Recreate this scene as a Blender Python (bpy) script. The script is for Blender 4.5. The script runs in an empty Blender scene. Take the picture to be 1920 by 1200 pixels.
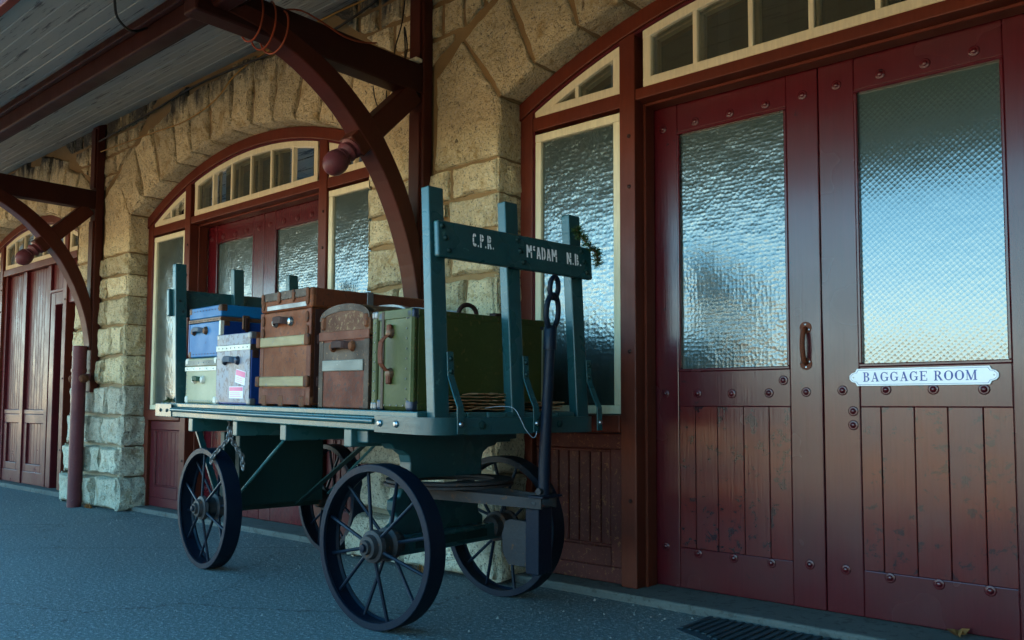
import bpy, bmesh, math, random
from mathutils import Matrix, Vector, noise
R_ = math.radians
sc = bpy.context.scene
col = sc.collection

# ------------------------------------------------------------------ camera
cam_d = bpy.data.cameras.new('camera'); cam = bpy.data.objects.new('camera', cam_d); col.objects.link(cam)
yaw, pit, rol = R_(41.266), R_(3.438), R_(0.1946)
fw = Vector((-math.sin(yaw)*math.cos(pit), math.cos(yaw)*math.cos(pit), math.sin(pit)))
rt = Vector((math.cos(yaw), math.sin(yaw), 0)); up = rt.cross(fw)
r2 = math.cos(rol)*rt + math.sin(rol)*up; u2 = -math.sin(rol)*rt + math.cos(rol)*up
M = Matrix.Identity(4)
for i in range(3):
    M[i][0] = r2[i]; M[i][1] = u2[i]; M[i][2] = -fw[i]
M[2][3] = 1.0
cam.matrix_world = M
cam_d.sensor_width = 36; cam_d.lens = 1591.1/1920*36; cam_d.shift_y = 67.1/1920
cam_d.clip_start = 0.05; cam_d.clip_end = 1500
sc.camera = cam

# ------------------------------------------------------------------ sky, sun, exposure
SUN_EL, SUN_AZ = R_(56), R_(18)            # behind the building, measured from +y towards +x
w = bpy.data.worlds.new('World'); sc.world = w; w.use_nodes = True
nt = w.node_tree; bg = nt.nodes['Background']
sky = nt.nodes.new('ShaderNodeTexSky'); sky.sky_type = 'NISHITA'; sky.sun_disc = False
sky.sun_elevation = SUN_EL; sky.sun_rotation = SUN_AZ
sky.air_density = 1.0; sky.dust_density = 0.0; sky.ozone_density = .8
hs = nt.nodes.new('ShaderNodeHueSaturation'); hs.inputs['Saturation'].default_value = 1.36; hs.inputs['Hue'].default_value = .477
nt.links.new(sky.outputs[0], hs.inputs['Color']); nt.links.new(hs.outputs[0], bg.inputs[0]); bg.inputs[1].default_value = 0.15
sun_d = bpy.data.lights.new('sun', 'SUN'); sun_d.energy = 4.2; sun_d.angle = R_(0.53); sun_d.color = (1.0, 0.90, 0.76)
sun = bpy.data.objects.new('sun', sun_d); col.objects.link(sun)
sdir = Vector((math.sin(SUN_AZ)*math.cos(SUN_EL), math.cos(SUN_AZ)*math.cos(SUN_EL), math.sin(SUN_EL)))
sun.rotation_euler = sdir.to_track_quat('Z', 'Y').to_euler(); sun.location = (0, 20, 30)
sc.view_settings.view_transform = 'Standard'; sc.view_settings.look = 'None'
sc.view_settings.exposure = 2.85; sc.view_settings.gamma = 1; sc.view_settings.use_curve_mapping = False
sc.render.engine = 'CYCLES'
sc.cycles.max_bounces = 6; sc.cycles.diffuse_bounces = 3; sc.cycles.glossy_bounces = 3; sc.cycles.transparent_max_bounces = 8

# ------------------------------------------------------------------ helpers
class MB:
    def __init__(s): s.v = []; s.f = []
    def add(s, vs, fs):
        o = len(s.v); s.v += [tuple(v) for v in vs]; s.f += [tuple(i+o for i in f) for f in fs]; return s
    def box(s, x0, x1, y0, y1, z0, z1):
        return s.add([(x0,y0,z0),(x1,y0,z0),(x1,y1,z0),(x0,y1,z0),(x0,y0,z1),(x1,y0,z1),(x1,y1,z1),(x0,y1,z1)],
            [(0,3,2,1),(4,5,6,7),(0,1,5,4),(1,2,6,5),(2,3,7,6),(3,0,4,7)])
    def hexa(s, p):   # 8 points: bottom 4 ccw, top 4
        return s.add(p, [(0,3,2,1),(4,5,6,7),(0,1,5,4),(1,2,6,5),(2,3,7,6),(3,0,4,7)])
    def prism(s, poly, axis, a, b):   # poly in the other two axes (x: y,z / y: x,z / z: x,y)
        n = len(poly)
        def P(u, v, t): return (t,u,v) if axis == 0 else ((u,t,v) if axis == 1 else (u,v,t))
        vs = [P(u,v,a) for u,v in poly] + [P(u,v,b) for u,v in poly]
        fs = [tuple(range(n)), tuple(range(2*n-1, n-1, -1))] + [(i, i+n, (i+1)%n+n, (i+1)%n) for i in range(n)]
        return s.add(vs, fs)
    def strip(s, A, B, axis, a, b):   # closed band between two polylines A and B (2d), extruded
        n = len(A)
        def P(u, v, t): return (t,u,v) if axis == 0 else ((u,t,v) if axis == 1 else (u,v,t))
        vs = [P(*p,a) for p in A]+[P(*p,a) for p in B]+[P(*p,b) for p in A]+[P(*p,b) for p in B]
        fs = []
        for i in range(n-1):
            fs += [(i,i+1,n+i+1,n+i), (2*n+i,3*n+i,3*n+i+1,2*n+i+1), (i,2*n+i,2*n+i+1,i+1), (n+i,n+i+1,3*n+i+1,3*n+i)]
        fs += [(0,n,3*n,2*n), (n-1,3*n-1,4*n-1,2*n-1)]
        return s.add(vs, fs)
    def tube(s, path, r, n=8, cap=True, flat=None):
        path = [Vector(p) for p in path]; k = len(path)
        rr = r if isinstance(r, (list, tuple)) else [r]*k
        rings = []; prev = None
        for i, p in enumerate(path):
            t = (path[min(i+1,k-1)]-path[max(i-1,0)]).normalized()
            if prev is None:
                a = Vector((0,0,1)) if abs(t.z) < .9 else Vector((1,0,0))
                u = t.cross(a).normalized()
            else:
                u = (prev - t*prev.dot(t)).normalized()
            prev = u; v = t.cross(u)
            sy = flat if flat else 1
            rings.append([p + rr[i]*(math.cos(2*math.pi*j/n)*u + sy*math.sin(2*math.pi*j/n)*v) for j in range(n)])
        vs = [q for ring in rings for q in ring]
        fs = [(i*n+j, i*n+(j+1)%n, (i+1)*n+(j+1)%n, (i+1)*n+j) for i in range(k-1) for j in range(n)]
        if cap: fs += [tuple(range(n-1,-1,-1)), tuple((k-1)*n+j for j in range(n))]
        return s.add(vs, fs)
    def lathe(s, prof, c, axis, n=24, closed=False):   # prof: (t along axis, radius)
        ax = Vector(axis).normalized(); a = Vector((0,0,1)) if abs(ax.z) < .9 else Vector((1,0,0))
        u = ax.cross(a).normalized(); v = ax.cross(u); c = Vector(c)
        vs = [c + ax*t + r*(math.cos(2*math.pi*j/n)*u + math.sin(2*math.pi*j/n)*v) for t, r in prof for j in range(n)]
        k = len(prof); m = k if closed else k-1
        fs = [(i*n+j, ((i+1)%k)*n+j, ((i+1)%k)*n+(j+1)%n, i*n+(j+1)%n) for i in range(m) for j in range(n)]
        if not closed: fs += [tuple(range(n)), tuple((k-1)*n+j for j in range(n-1,-1,-1))]
        return s.add(vs, fs)
    def mesh(s, name):
        me = bpy.data.meshes.new(name); me.from_pydata([tuple(v) for v in s.v], [], s.f)
        bm = bmesh.new(); bm.from_mesh(me); bmesh.ops.recalc_face_normals(bm, faces=bm.faces); bm.to_mesh(me); bm.free()
        return me

def inst(name, me, parent=None, mpi=None):
    o = bpy.data.objects.new(name, me); col.objects.link(o)
    if parent is not None:
        o.parent = parent
        if mpi is not None: o.matrix_parent_inverse = mpi
        elif parent.get('_base') is not None: o.matrix_parent_inverse = Matrix.Translation(-Vector(parent['_base']))
    return o
def P(name, mb, mat, parent=None, smooth=False, bevel=0, seg=2):
    me = mb.mesh(name); me.materials.append(MAT[mat])
    if smooth:
        for p in me.polygons: p.use_smooth = True
        try: me.set_sharp_from_angle(angle=R_(38))
        except Exception: pass
    o = inst(name, me, parent)
    if bevel:
        b = o.modifiers.new('bevel', 'BEVEL'); b.width = bevel; b.segments = seg; b.limit_method = 'ANGLE'; b.angle_limit = R_(40)
    return o
def tag(o, label=None, cat=None, group=None, kind=None):
    if label: o['label'] = label
    if cat: o['category'] = cat
    if group: o['group'] = group
    if kind: o['kind'] = kind
    return o
def thing(name, label, cat, base=(0,0,0), mw=None, group=None):
    o = bpy.data.objects.new(name, None); col.objects.link(o); o.empty_display_size = .1
    o.matrix_world = (mw or Matrix.Identity(4)) @ Matrix.Translation(Vector(base))
    o['_base'] = tuple(base); return tag(o, label, cat, group)

# ------------------------------------------------------------------ materials
MAT = {}
def new(name):
    m = bpy.data.materials.new(name); m.use_nodes = True; MAT[name] = m
    return m, m.node_tree, m.node_tree.nodes['Principled BSDF']
def N(t, typ, **kw):
    n = t.nodes.new(typ)
    for k, v in kw.items():
        if k in n.inputs: n.inputs[k].default_value = v
        else: setattr(n, k, v)
    return n
def ramp(t, src, stops):
    r = t.nodes.new('ShaderNodeValToRGB'); t.links.new(src, r.inputs[0]); e = r.color_ramp.elements
    while len(e) < len(stops): e.new(.5)
    for x, (p, c) in zip(e, stops):
        x.position = p; x.color = (*c, 1) if len(c) == 3 else c
    return r.outputs[0]
def mix(t, f, a, b, mode='MIX'):
    n = t.nodes.new('ShaderNodeMix'); n.data_type = 'RGBA'; n.blend_type = mode
    for i, x in ((0, f), (6, a), (7, b)):
        if hasattr(x, 'is_output'): t.links.new(x, n.inputs[i])
        elif i == 0: n.inputs[0].default_value = x
        else: n.inputs[i].default_value = (*x, 1)
    return n.outputs[2]
def coords(t, scale=(1,1,1), rnd=True):
    tc = t.nodes.new('ShaderNodeTexCoord'); mp = t.nodes.new('ShaderNodeMapping'); mp.inputs['Scale'].default_value = scale
    t.links.new(tc.outputs['Object'], mp.inputs[0])
    if rnd:
        oi = t.nodes.new('ShaderNodeObjectInfo'); mu = N(t, 'ShaderNodeMath', operation='MULTIPLY'); mu.inputs[1].default_value = 37.0
        t.links.new(oi.outputs['Random'], mu.inputs[0])
        cx = t.nodes.new('ShaderNodeCombineXYZ'); t.links.new(mu.outputs[0], cx.inputs[0]); t.links.new(mu.outputs[0], cx.inputs[2])
        t.links.new(cx.outputs[0], mp.inputs['Location'])
    return mp.outputs[0]
def noi(t, vec, scale, detail=4, rough=.6, dist=0):
    n = N(t, 'ShaderNodeTexNoise', Scale=scale, Detail=detail, Roughness=rough, Distortion=dist); t.links.new(vec, n.inputs['Vector']); return n.outputs[0]
def bump(t, b, h, strength=.3, dist=.01, prev=None):
    n = N(t, 'ShaderNodeBump', Strength=strength, Distance=dist); t.links.new(h, n.inputs['Height'])
    if prev: t.links.new(prev, n.inputs['Normal'])
    t.links.new(n.outputs[0], b.inputs['Normal']); return n.outputs[0]
def paint(name, c1, c2, rough=.4, wear=None, wear_at=.66, grain=(1,1,.12), bstr=.25, coat=0, coat_r=.2, metal=0, nscale=6, dirt=.35, rvar=.15, bdist=.003):
    """Painted / worn surface: slow colour drift, grain relief, chipped patches of another colour."""
    m, t, b = new(name); v = coords(t, grain); vi = coords(t)
    slow = noi(t, vi, nscale*.5, 3); fine = noi(t, v, 60, 3, .7)
    c = mix(t, ramp(t, slow, [(.3,(0,0,0)),(.7,(1,1,1))]), c1, c2)
    c = mix(t, ramp(t, fine, [(.35,(dirt,)*3),(.75,(0,0,0))]), c, tuple(x*.45 for x in c1))
    if wear:
        wn = noi(t, vi, nscale*3.2, 5, .72, .4)
        c = mix(t, ramp(t, wn, [(wear_at,(0,0,0)),(wear_at+.04,(1,1,1))]), c, wear)
    t.links.new(c, b.inputs['Base Color'])
    rr = ramp(t, slow, [(.2,(max(rough-rvar,.04),)*3),(.8,(min(rough+rvar,1),)*3)]); t.links.new(rr, b.inputs['Roughness'])
    b.inputs['Metallic'].default_value = metal; b.inputs['Specular IOR Level'].default_value = .45 if rough < .33 else .16
    b.inputs['Coat Weight'].default_value = coat; b.inputs['Coat Roughness'].default_value = coat_r
    bump(t, b, fine, bstr, bdist)
    return m

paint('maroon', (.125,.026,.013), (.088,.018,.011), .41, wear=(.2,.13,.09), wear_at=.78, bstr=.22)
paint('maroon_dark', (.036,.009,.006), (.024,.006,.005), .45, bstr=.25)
paint('maroon_post', (.070,.016,.009), (.046,.011,.007), .45, wear=(.15,.08,.05), wear_at=.8, bstr=.25)
paint('maroon_red', (.10,.014,.018), (.075,.012,.014), .36, wear=(.22,.13,.11), wear_at=.76, bstr=.25)
paint('maroon_peel', (.085,.018,.016), (.06,.014,.012), .5, wear=(.15,.066,.03), wear_at=.575, bstr=.6, nscale=14)
paint('door_paint', (.088,.0055,.009), (.058,.005,.009), .25, wear=(.03,.006,.010), wear_at=.66, bstr=.35, coat=.12, coat_r=.12, grain=(1.6,1,.05), nscale=3, rvar=.08)
paint('door_plank', (.125,.012,.010), (.07,.006,.010), .22, wear=(.028,.006,.009), wear_at=.57, bstr=.6, coat=.12, coat_r=.2, grain=(1.5,1,.04), nscale=4, rvar=.1)
paint('cream', (.74,.68,.47), (.66,.60,.40), .45, wear=(.30,.25,.16), wear_at=.74, bstr=.35)
paint('cream_in', (.60,.54,.37), (.52,.47,.32), .6)
paint('teal', (.014,.072,.078), (.010,.056,.062), .30, wear=(.045,.12,.11), wear_at=.655, bstr=.3, grain=(.15,1,1), nscale=5)
paint('teal_dark', (.008,.032,.030), (.006,.025,.024), .45, bstr=.25)
paint('teal_worn', (.028,.105,.105), (.020,.080,.082), .31, wear=(.13,.17,.13), wear_at=.68, bstr=.25, nscale=9)
paint('iron', (.004,.009,.020), (.006,.012,.022), .44, wear=(.022,.032,.046), wear_at=.76, bstr=.5, grain=(1,1,1), nscale=9)
paint('rust', (.17,.055,.02), (.09,.034,.018), .75, wear=(.035,.03,.035), wear_at=.58, bstr=.7, grain=(1,1,1), nscale=14)
paint('iron_rusty', (.045,.040,.042), (.035,.030,.030), .55, wear=(.10,.045,.022), wear_at=.60, bstr=.6, grain=(1,1,1), nscale=9)
paint('bolt_metal', (.35,.37,.38), (.25,.27,.28), .32, metal=.9, grain=(1,1,1))
paint('brass_old', (.16,.085,.05), (.10,.055,.036), .5, metal=.45, grain=(1,1,1), wear=(.04,.028,.025), wear_at=.6, nscale=30)
paint('steel_grey', (.26,.25,.24), (.17,.16,.16), .42, metal=.5, grain=(1,1,1), nscale=18, wear=(.10,.055,.035), wear_at=.64)
paint('steel_blue', (.05,.065,.10), (.03,.04,.06), .35, metal=.5, grain=(1,1,1), nscale=18)
paint('blue_fibre', (.005,.14,.34), (.004,.105,.27), .45, bstr=.25, grain=(1,1,1), nscale=8, dirt=.2, wear=(.02,.045,.10), wear_at=.64)
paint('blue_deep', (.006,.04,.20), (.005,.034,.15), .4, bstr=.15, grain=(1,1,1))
paint('cream_case', (.40,.39,.26), (.33,.31,.19), .5, bstr=.15, grain=(1,1,1), nscale=5, wear=(.33,.27,.15), wear_at=.7, dirt=.2)
paint('cream_metal', (.70,.68,.58), (.60,.57,.46), .4, grain=(1,1,1), wear=(.30,.17,.09), wear_at=.68, nscale=14)
paint('silver_front', (.10,.09,.115), (.21,.26,.33), .34, grain=(1,1,1), nscale=9, wear=(.085,.075,.10), wear_at=.52, coat=0, dirt=.1)
paint('brown_canvas', (.24,.072,.026), (.14,.042,.018), .7, bstr=.7, grain=(1,1,1), nscale=11, wear=(.11,.042,.026), wear_at=.56)
paint('brown_leather', (.17,.046,.02), (.11,.03,.015), .62, bstr=.4, grain=(1,1,1), nscale=14, wear=(.07,.026,.016), wear_at=.58)
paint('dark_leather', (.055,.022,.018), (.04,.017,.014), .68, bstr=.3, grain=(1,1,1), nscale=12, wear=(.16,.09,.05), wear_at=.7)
paint('slat_wood', (.36,.28,.14), (.25,.19,.10), .6, bstr=.5, grain=(.12,1,1), nscale=9, wear=(.20,.18,.14), wear_at=.6)
paint('slat_grey', (.28,.27,.22), (.19,.18,.15), .5, bstr=.4, grain=(.12,1,1), nscale=9, wear=(.38,.36,.28), wear_at=.62)
paint('tin_brown', (.15,.058,.024), (.08,.034,.02), .65, bstr=.7, grain=(1,1,1), nscale=11, wear=(.20,.12,.06), wear_at=.55)
paint('tin_red', (.18,.043,.019), (.095,.027,.016), .65, bstr=.7, grain=(1,1,1), nscale=13, wear=(.075,.034,.026), wear_at=.55)
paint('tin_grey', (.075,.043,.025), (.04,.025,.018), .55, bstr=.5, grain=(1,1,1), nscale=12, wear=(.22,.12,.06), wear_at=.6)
paint('green_canvas', (.070,.080,.020), (.042,.050,.014), .46, bstr=.3, grain=(1,1,1), nscale=7, wear=(.035,.045,.016), wear_at=.62)
paint('green_dark', (.070,.085,.022), (.046,.058,.016), .42, bstr=.3, grain=(1,1,1), nscale=6, wear=(.10,.085,.022), wear_at=.60)
paint('handle_green', (.02,.07,.035), (.014,.05,.028), .6, grain=(1,1,1))
paint('handle_blue', (.03,.06,.10), (.02,.04,.07), .6, grain=(1,1,1))
paint('bark', (.34,.17,.075), (.24,.115,.055), .8, bstr=.8, grain=(1,1,1), nscale=14, wear=(.10,.06,.045), wear_at=.6)
paint('sticker_pink', (.72,.18,.30), (.62,.14,.24), .5, grain=(1,1,1), dirt=.05)
paint('sticker_white', (.78,.74,.76), (.70,.66,.70), .5, grain=(1,1,1), dirt=.05)
paint('white_enamel', (.80,.83,.86), (.74,.78,.82), .16, grain=(1,1,1), dirt=.06, bstr=.03, coat=.4)
paint('blue_ink', (.008,.05,.30), (.008,.045,.25), .3, grain=(1,1,1), dirt=.05, bstr=.02)
paint('white_ink', (.95,.95,.95), (.90,.91,.91), .6, grain=(1,1,1), dirt=.12, bstr=.02)
paint('orange_cable', (.26,.05,.02), (.2,.04,.018), .45, grain=(1,1,1))
paint('yellow_cable', (.38,.20,.03), (.30,.15,.03), .5, grain=(1,1,1))
paint('black_cable', (.012,.011,.011), (.02,.018,.016), .5, grain=(1,1,1))
paint('white_string', (.42,.48,.54), (.34,.4,.46), .7, grain=(1,1,1))
paint('sprig', (.035,.075,.022), (.05,.085,.03), .6, grain=(1,1,1))
paint('leaf_dry', (.32,.14,.04), (.22,.085,.03), .6, grain=(1,1,1))
paint('rubber', (.028,.045,.055), (.04,.06,.07), .6, grain=(1,1,1), bstr=.5)
paint('concrete', (.115,.12,.11), (.085,.09,.085), .85, bstr=.6, grain=(1,1,1), nscale=5, wear=(.06,.06,.055), wear_at=.55)
paint('pipe_maroon', (.13,.034,.038), (.10,.026,.032), .42, wear=(.19,.09,.07), wear_at=.66, bstr=.5, grain=(1,1,1), nscale=10)
paint('grit', (.34,.33,.30), (.20,.19,.17), .8, grain=(1,1,1))
paint('interior', (.06,.065,.055), (.045,.05,.045), .8, grain=(1,1,1))
paint('roofing', (.08,.07,.065), (.06,.055,.05), .8, grain=(1,1,1))
paint('sand_cream', (.42,.35,.25), (.36,.30,.2), .7, grain=(1,1,1))

def make_ceiling():
    m, t, b = new('ceiling_paint'); v = coords(t, (.10,1,1)); vi = coords(t, (.35,1,1))
    a = noi(t, v, 26, 6, .7); s = noi(t, vi, 2.2, 6, .65, .3)
    c = mix(t, ramp(t, s, [(.3,(0,0,0)),(.7,(1,1,1))]), (.30,.32,.30), (.40,.395,.35))
    c = mix(t, ramp(t, a, [(.57,(0,0,0)),(.63,(1,1,1))]), c, (.055,.055,.06))
    p = noi(t, coords(t, (.25,1,1)), 9, 8, .75, .6)
    c = mix(t, ramp(t, p, [(.64,(0,0,0)),(.68,(1,1,1))]), c, (.10,.10,.105))
    t.links.new(c, b.inputs['Base Color']); b.inputs['Roughness'].default_value = .55
    bump(t, b, a, .4, .004)
make_ceiling()

def make_stone(name, base, base2, rust):
    m, t, b = new(name); v = coords(t)
    oi = t.nodes.new('ShaderNodeObjectInfo')
    slow = noi(t, v, 2.6, 5, .6); mid = noi(t, v, 14, 5, .75, .3); spk = noi(t, v, 58, 4, .75); spk2 = noi(t, v, 75, 3, .7, .2)
    c = mix(t, ramp(t, slow, [(.3,(0,0,0)),(.7,(1,1,1))]), base, base2)
    c = mix(t, ramp(t, mid, [(.54,(0,0,0)),(.72,(.9,.9,.9))]), c, rust)
    c = mix(t, ramp(t, mid, [(.28,(.7,.7,.7)),(.42,(0,0,0))]), c, (.52,.46,.34))
    c = mix(t, ramp(t, spk, [(.34,(.95,.95,.95)),(.44,(0,0,0))]), c, (.075,.062,.045))
    c = mix(t, ramp(t, spk2, [(.56,(0,0,0)),(.66,(.85,.85,.85))]), c, (.78,.72,.58))
    crk = noi(t, coords(t, (1.25,1,.62)), 15, 5, .78, 1.6)
    c = mix(t, ramp(t, crk, [(.595,(0,0,0)),(.66,(.95,.95,.95))]), c, (.085,.06,.034))
    och = noi(t, v, 7, 4, .65, .8)
    c = mix(t, ramp(t, och, [(.55,(0,0,0)),(.68,(.7,.7,.7))]), c, rust)
    # soot stains under the canopy, in streaks
    tc = t.nodes.new('ShaderNodeTexCoord'); sx = t.nodes.new('ShaderNodeSeparateXYZ'); t.links.new(tc.outputs['Object'], sx.inputs[0])
    so = noi(t, coords(t, (1.6,1,.5), False), 4, 4, .75, .5)
    mr = N(t, 'ShaderNodeMapRange'); t.links.new(sx.outputs[2], mr.inputs[0]); mr.inputs[1].default_value = 3.1; mr.inputs[2].default_value = 3.9
    ad = N(t, 'ShaderNodeMath', operation='MULTIPLY'); t.links.new(mr.outputs[0], ad.inputs[0]); t.links.new(so, ad.inputs[1])
    c = mix(t, ramp(t, ad.outputs[0], [(.30,(0,0,0)),(.46,(.93,.93,.93))]), c, (.04,.037,.033))
    hv = N(t, 'ShaderNodeHueSaturation'); t.links.new(c, hv.inputs['Color'])
    mr2 = N(t, 'ShaderNodeMapRange'); t.links.new(oi.outputs['Random'], mr2.inputs[0]); mr2.inputs[3].default_value = .74; mr2.inputs[4].default_value = 1.12
    t.links.new(mr2.outputs[0], hv.inputs['Value']); t.links.new(hv.outputs[0], b.inputs['Base Color'])
    b.inputs['Roughness'].default_value = .85
    n1 = bump(t, b, mid, 1.0, .085); n2 = bump(t, b, crk, -.8, .03, n1); bump(t, b, spk, .8, .014, n2)
make_stone('stone', (.86,.72,.42), (.72,.595,.34), (.46,.29,.09))
make_stone('stone_low_skylit', (.78,.71,.53), (.66,.60,.45), (.44,.34,.19))  # low courses: cool sky light put into the stone colour
def make_mortar():
    m, t, b = new('mortar'); v = coords(t, rnd=False)
    a = noi(t, v, 5, 6); f = noi(t, v, 120, 4, .7)
    tc = t.nodes.new('ShaderNodeTexCoord'); sx = t.nodes.new('ShaderNodeSeparateXYZ'); t.links.new(tc.outputs['Object'], sx.inputs[0])
    c = mix(t, ramp(t, a, [(.3,(0,0,0)),(.7,(1,1,1))]), (.19,.112,.038), (.24,.155,.062))
    c = mix(t, ramp(t, f, [(.35,(.5,.5,.5)),(.6,(0,0,0))]), c, (.15,.105,.055))
    mr = N(t, 'ShaderNodeMapRange'); t.links.new(sx.outputs[2], mr.inputs[0]); mr.inputs[1].default_value = 1.7; mr.inputs[2].default_value = .5
    c = mix(t, mr.outputs[0], c, (.21,.18,.12))
    t.links.new(c, b.inputs['Base Color']); b.inputs['Roughness'].default_value = .9
    bump(t, b, f, .6, .006)
make_mortar()
def make_asphalt(name, c1, c2, light, warm=None):
    m, t, b = new(name); v = coords(t, rnd=False)
    s = noi(t, v, .9, 6, .68); g = noi(t, v, 50, 4, .88); g2 = noi(t, v, 22, 4, .8)
    c = mix(t, ramp(t, s, [(.3,(0,0,0)),(.7,(1,1,1))]), c1, c2)
    c = mix(t, ramp(t, g, [(.53,(0,0,0)),(.64,(1,1,1))]), c, light)
    c = mix(t, ramp(t, g2, [(.28,(.8,.8,.8)),(.42,(0,0,0))]), c, tuple(x*.5 for x in c1))
    vo = N(t, 'ShaderNodeTexVoronoi', feature='DISTANCE_TO_EDGE', Scale=.55)
    dv = noi(t, v, 1.7, 5, .7); mx = N(t, 'ShaderNodeVectorMath', operation='MULTIPLY_ADD')
    t.links.new(v, mx.inputs[2]); cb = t.nodes.new('ShaderNodeCombineXYZ'); t.links.new(dv, cb.inputs[0]); t.links.new(dv, cb.inputs[1])
    t.links.new(cb.outputs[0], mx.inputs[0]); mx.inputs[1].default_value = (1.1,1.1,0); t.links.new(mx.outputs[0], vo.inputs['Vector'])
    cr = ramp(t, vo.outputs['Distance'], [(.0,(1,1,1)),(.006,(0,0,0))])
    c = mix(t, cr, c, tuple(x*.35 for x in c1))
    t.links.new(c, b.inputs['Base Color'])
    rr = ramp(t, s, [(.2,(.62,)*3),(.8,(.82,)*3)]); t.links.new(rr, b.inputs['Roughness'])
    n1 = bump(t, b, g2, .8, .016); bump(t, b, g, .9, .012, n1)
make_asphalt('asphalt', (.046,.074,.080), (.082,.114,.118), (.32,.36,.36))
make_asphalt('gravel', (.46,.27,.115), (.38,.22,.09), (.52,.36,.19))

def make_glass(name, kind):
    m, t, b = new(name); v = coords(t, rnd=False); out = t.nodes['Material Output']
    gl = N(t, 'ShaderNodeBsdfGlossy', Roughness={'clear': .01, 'diamond': .13}.get(kind, .2))
    gl.inputs['Color'].default_value = (1,1,1,1)
    tr = t.nodes.new('ShaderNodeBsdfTransparent')
    dcl = (.12,.125,.085,1)
    tr.inputs['Color'].default_value = (.62,.66,.60,1) if kind != 'clear' else (.80,.82,.76,1)
    df = N(t, 'ShaderNodeBsdfDiffuse'); df.inputs['Color'].default_value = dcl if kind == 'clear' else (.045,.068,.06,1)
    fr = N(t, 'ShaderNodeFresnel', IOR=1.95 if kind != 'clear' else 1.55)
    if kind != 'clear':
        if kind == 'diamond':
            rot = t.nodes.new('ShaderNodeMapping'); rot.inputs['Rotation'].default_value = (0, R_(38), 0); t.links.new(v, rot.inputs[0])
            w1 = N(t, 'ShaderNodeTexVoronoi', Scale=52); w1.inputs['Randomness'].default_value = .08; t.links.new(rot.outputs[0], w1.inputs['Vector'])
        else:
            w1 = N(t, 'ShaderNodeTexVoronoi', Scale=48 if kind == 'pebble' else 40); w1.inputs['Randomness'].default_value = .55; t.links.new(v, w1.inputs['Vector'])
        slow = noi(t, v, 7 if kind != 'diamond' else 2.2, 3, .55); med = noi(t, v, 22, 2, .5)
        n0 = N(t, 'ShaderNodeBump', Strength=.27 if kind != 'diamond' else .10, Distance=.02); t.links.new(slow, n0.inputs['Height'])
        n1 = N(t, 'ShaderNodeBump', Strength=.11 if kind != 'diamond' else .03, Distance=.012); t.links.new(med, n1.inputs['Height']); t.links.new(n0.outputs[0], n1.inputs['Normal'])
        n2 = N(t, 'ShaderNodeBump', Strength=.17 if kind != 'diamond' else .11, Distance=.006); t.links.new(w1.outputs['Distance'], n2.inputs['Height']); t.links.new(n1.outputs[0], n2.inputs['Normal'])
        t.links.new(n2.outputs[0], gl.inputs['Normal'])
    m1 = N(t, 'ShaderNodeMixShader'); m1.inputs[0].default_value = {'clear': .34, 'pebble': .75, 'diamond': .85, 'wavy': .55}[kind]
    t.links.new(tr.outputs[0], m1.inputs[1]); t.links.new(df.outputs[0], m1.inputs[2])
    m2 = N(t, 'ShaderNodeMixShader'); t.links.new(fr.outputs[0], m2.inputs[0]); t.links.new(m1.outputs[0], m2.inputs[1]); t.links.new(gl.outputs[0], m2.inputs[2])
    t.links.new(m2.outputs[0], out.inputs['Surface'])
for k in ('clear','pebble','diamond','wavy'): make_glass('glass_'+k, k)
def make_tree_mat():
    m, t, b = new('wood_foliage'); v = coords(t, rnd=False)
    c = mix(t, ramp(t, noi(t, v, .6, 4), [(.35,(0,0,0)),(.65,(1,1,1))]), (.035,.055,.02), (.13,.075,.025))
    t.links.new(c, b.inputs['Base Color']); b.inputs['Roughness'].default_value = .8
make_tree_mat()

rng = random.Random(7)
# ------------------------------------------------------------------ the setting
def sheet(name, x0, x1, y0, y1, z, mat):
    o = P(name, MB().add([(x0,y0,z),(x1,y0,z),(x1,y1,z),(x0,y1,z)], [(0,1,2,3)]), mat); return tag(o, kind='structure')
sheet('ground', -600, 600, -600, 600, -.14, 'gravel')
pl = P('platform', MB().box(-60, 40, -1.6, 4.6, -.30, 0), 'asphalt'); tag(pl, kind='structure')
# far wood across the tracks (seen only as it mirrors in the panes)
mb = MB()
for i in range(5200):
    x = rng.uniform(-170, 120); d = rng.uniform(0, 9); h = 3.2 + 1.6*noise.noise(Vector((x*.05, 3, 0))) + 1.3*noise.noise(Vector((x*.21, 9, 0)))
    z = rng.uniform(0, 1)**.8*max(h, 1.2); s = rng.uniform(.25, .7); y = -48 - d
    a = Vector((rng.uniform(-1,1), rng.uniform(-.4,.4), rng.uniform(-1,1))).normalized()*s; c = a.cross(Vector((0,1,0))).normalized()*s*.8
    p = Vector((x,y,z)); mb.add([p-a,p+c,p+a,p-c], [(0,1,2,3)])
tag(P('distant_wood', mb, 'wood_foliage'), 'far autumn wood mirrored in the window panes', kind='stuff')

# ------------------------------------------------------------------ station building
ST = thing('station_building', 'granite station building with arched maroon doorways and board canopy', 'building', (-6.3, 3.9, 0))
PER = 4.826; HALF = 1.808; ZC = -.655; RI = 3.935; YS = 3.67; YF = 3.85; YD = 4.03
BAYS = [-3.319, -8.145, -12.971]
def zin(dx, r=RI): return ZC + math.sqrt(max(r*r - dx*dx, 0))
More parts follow.
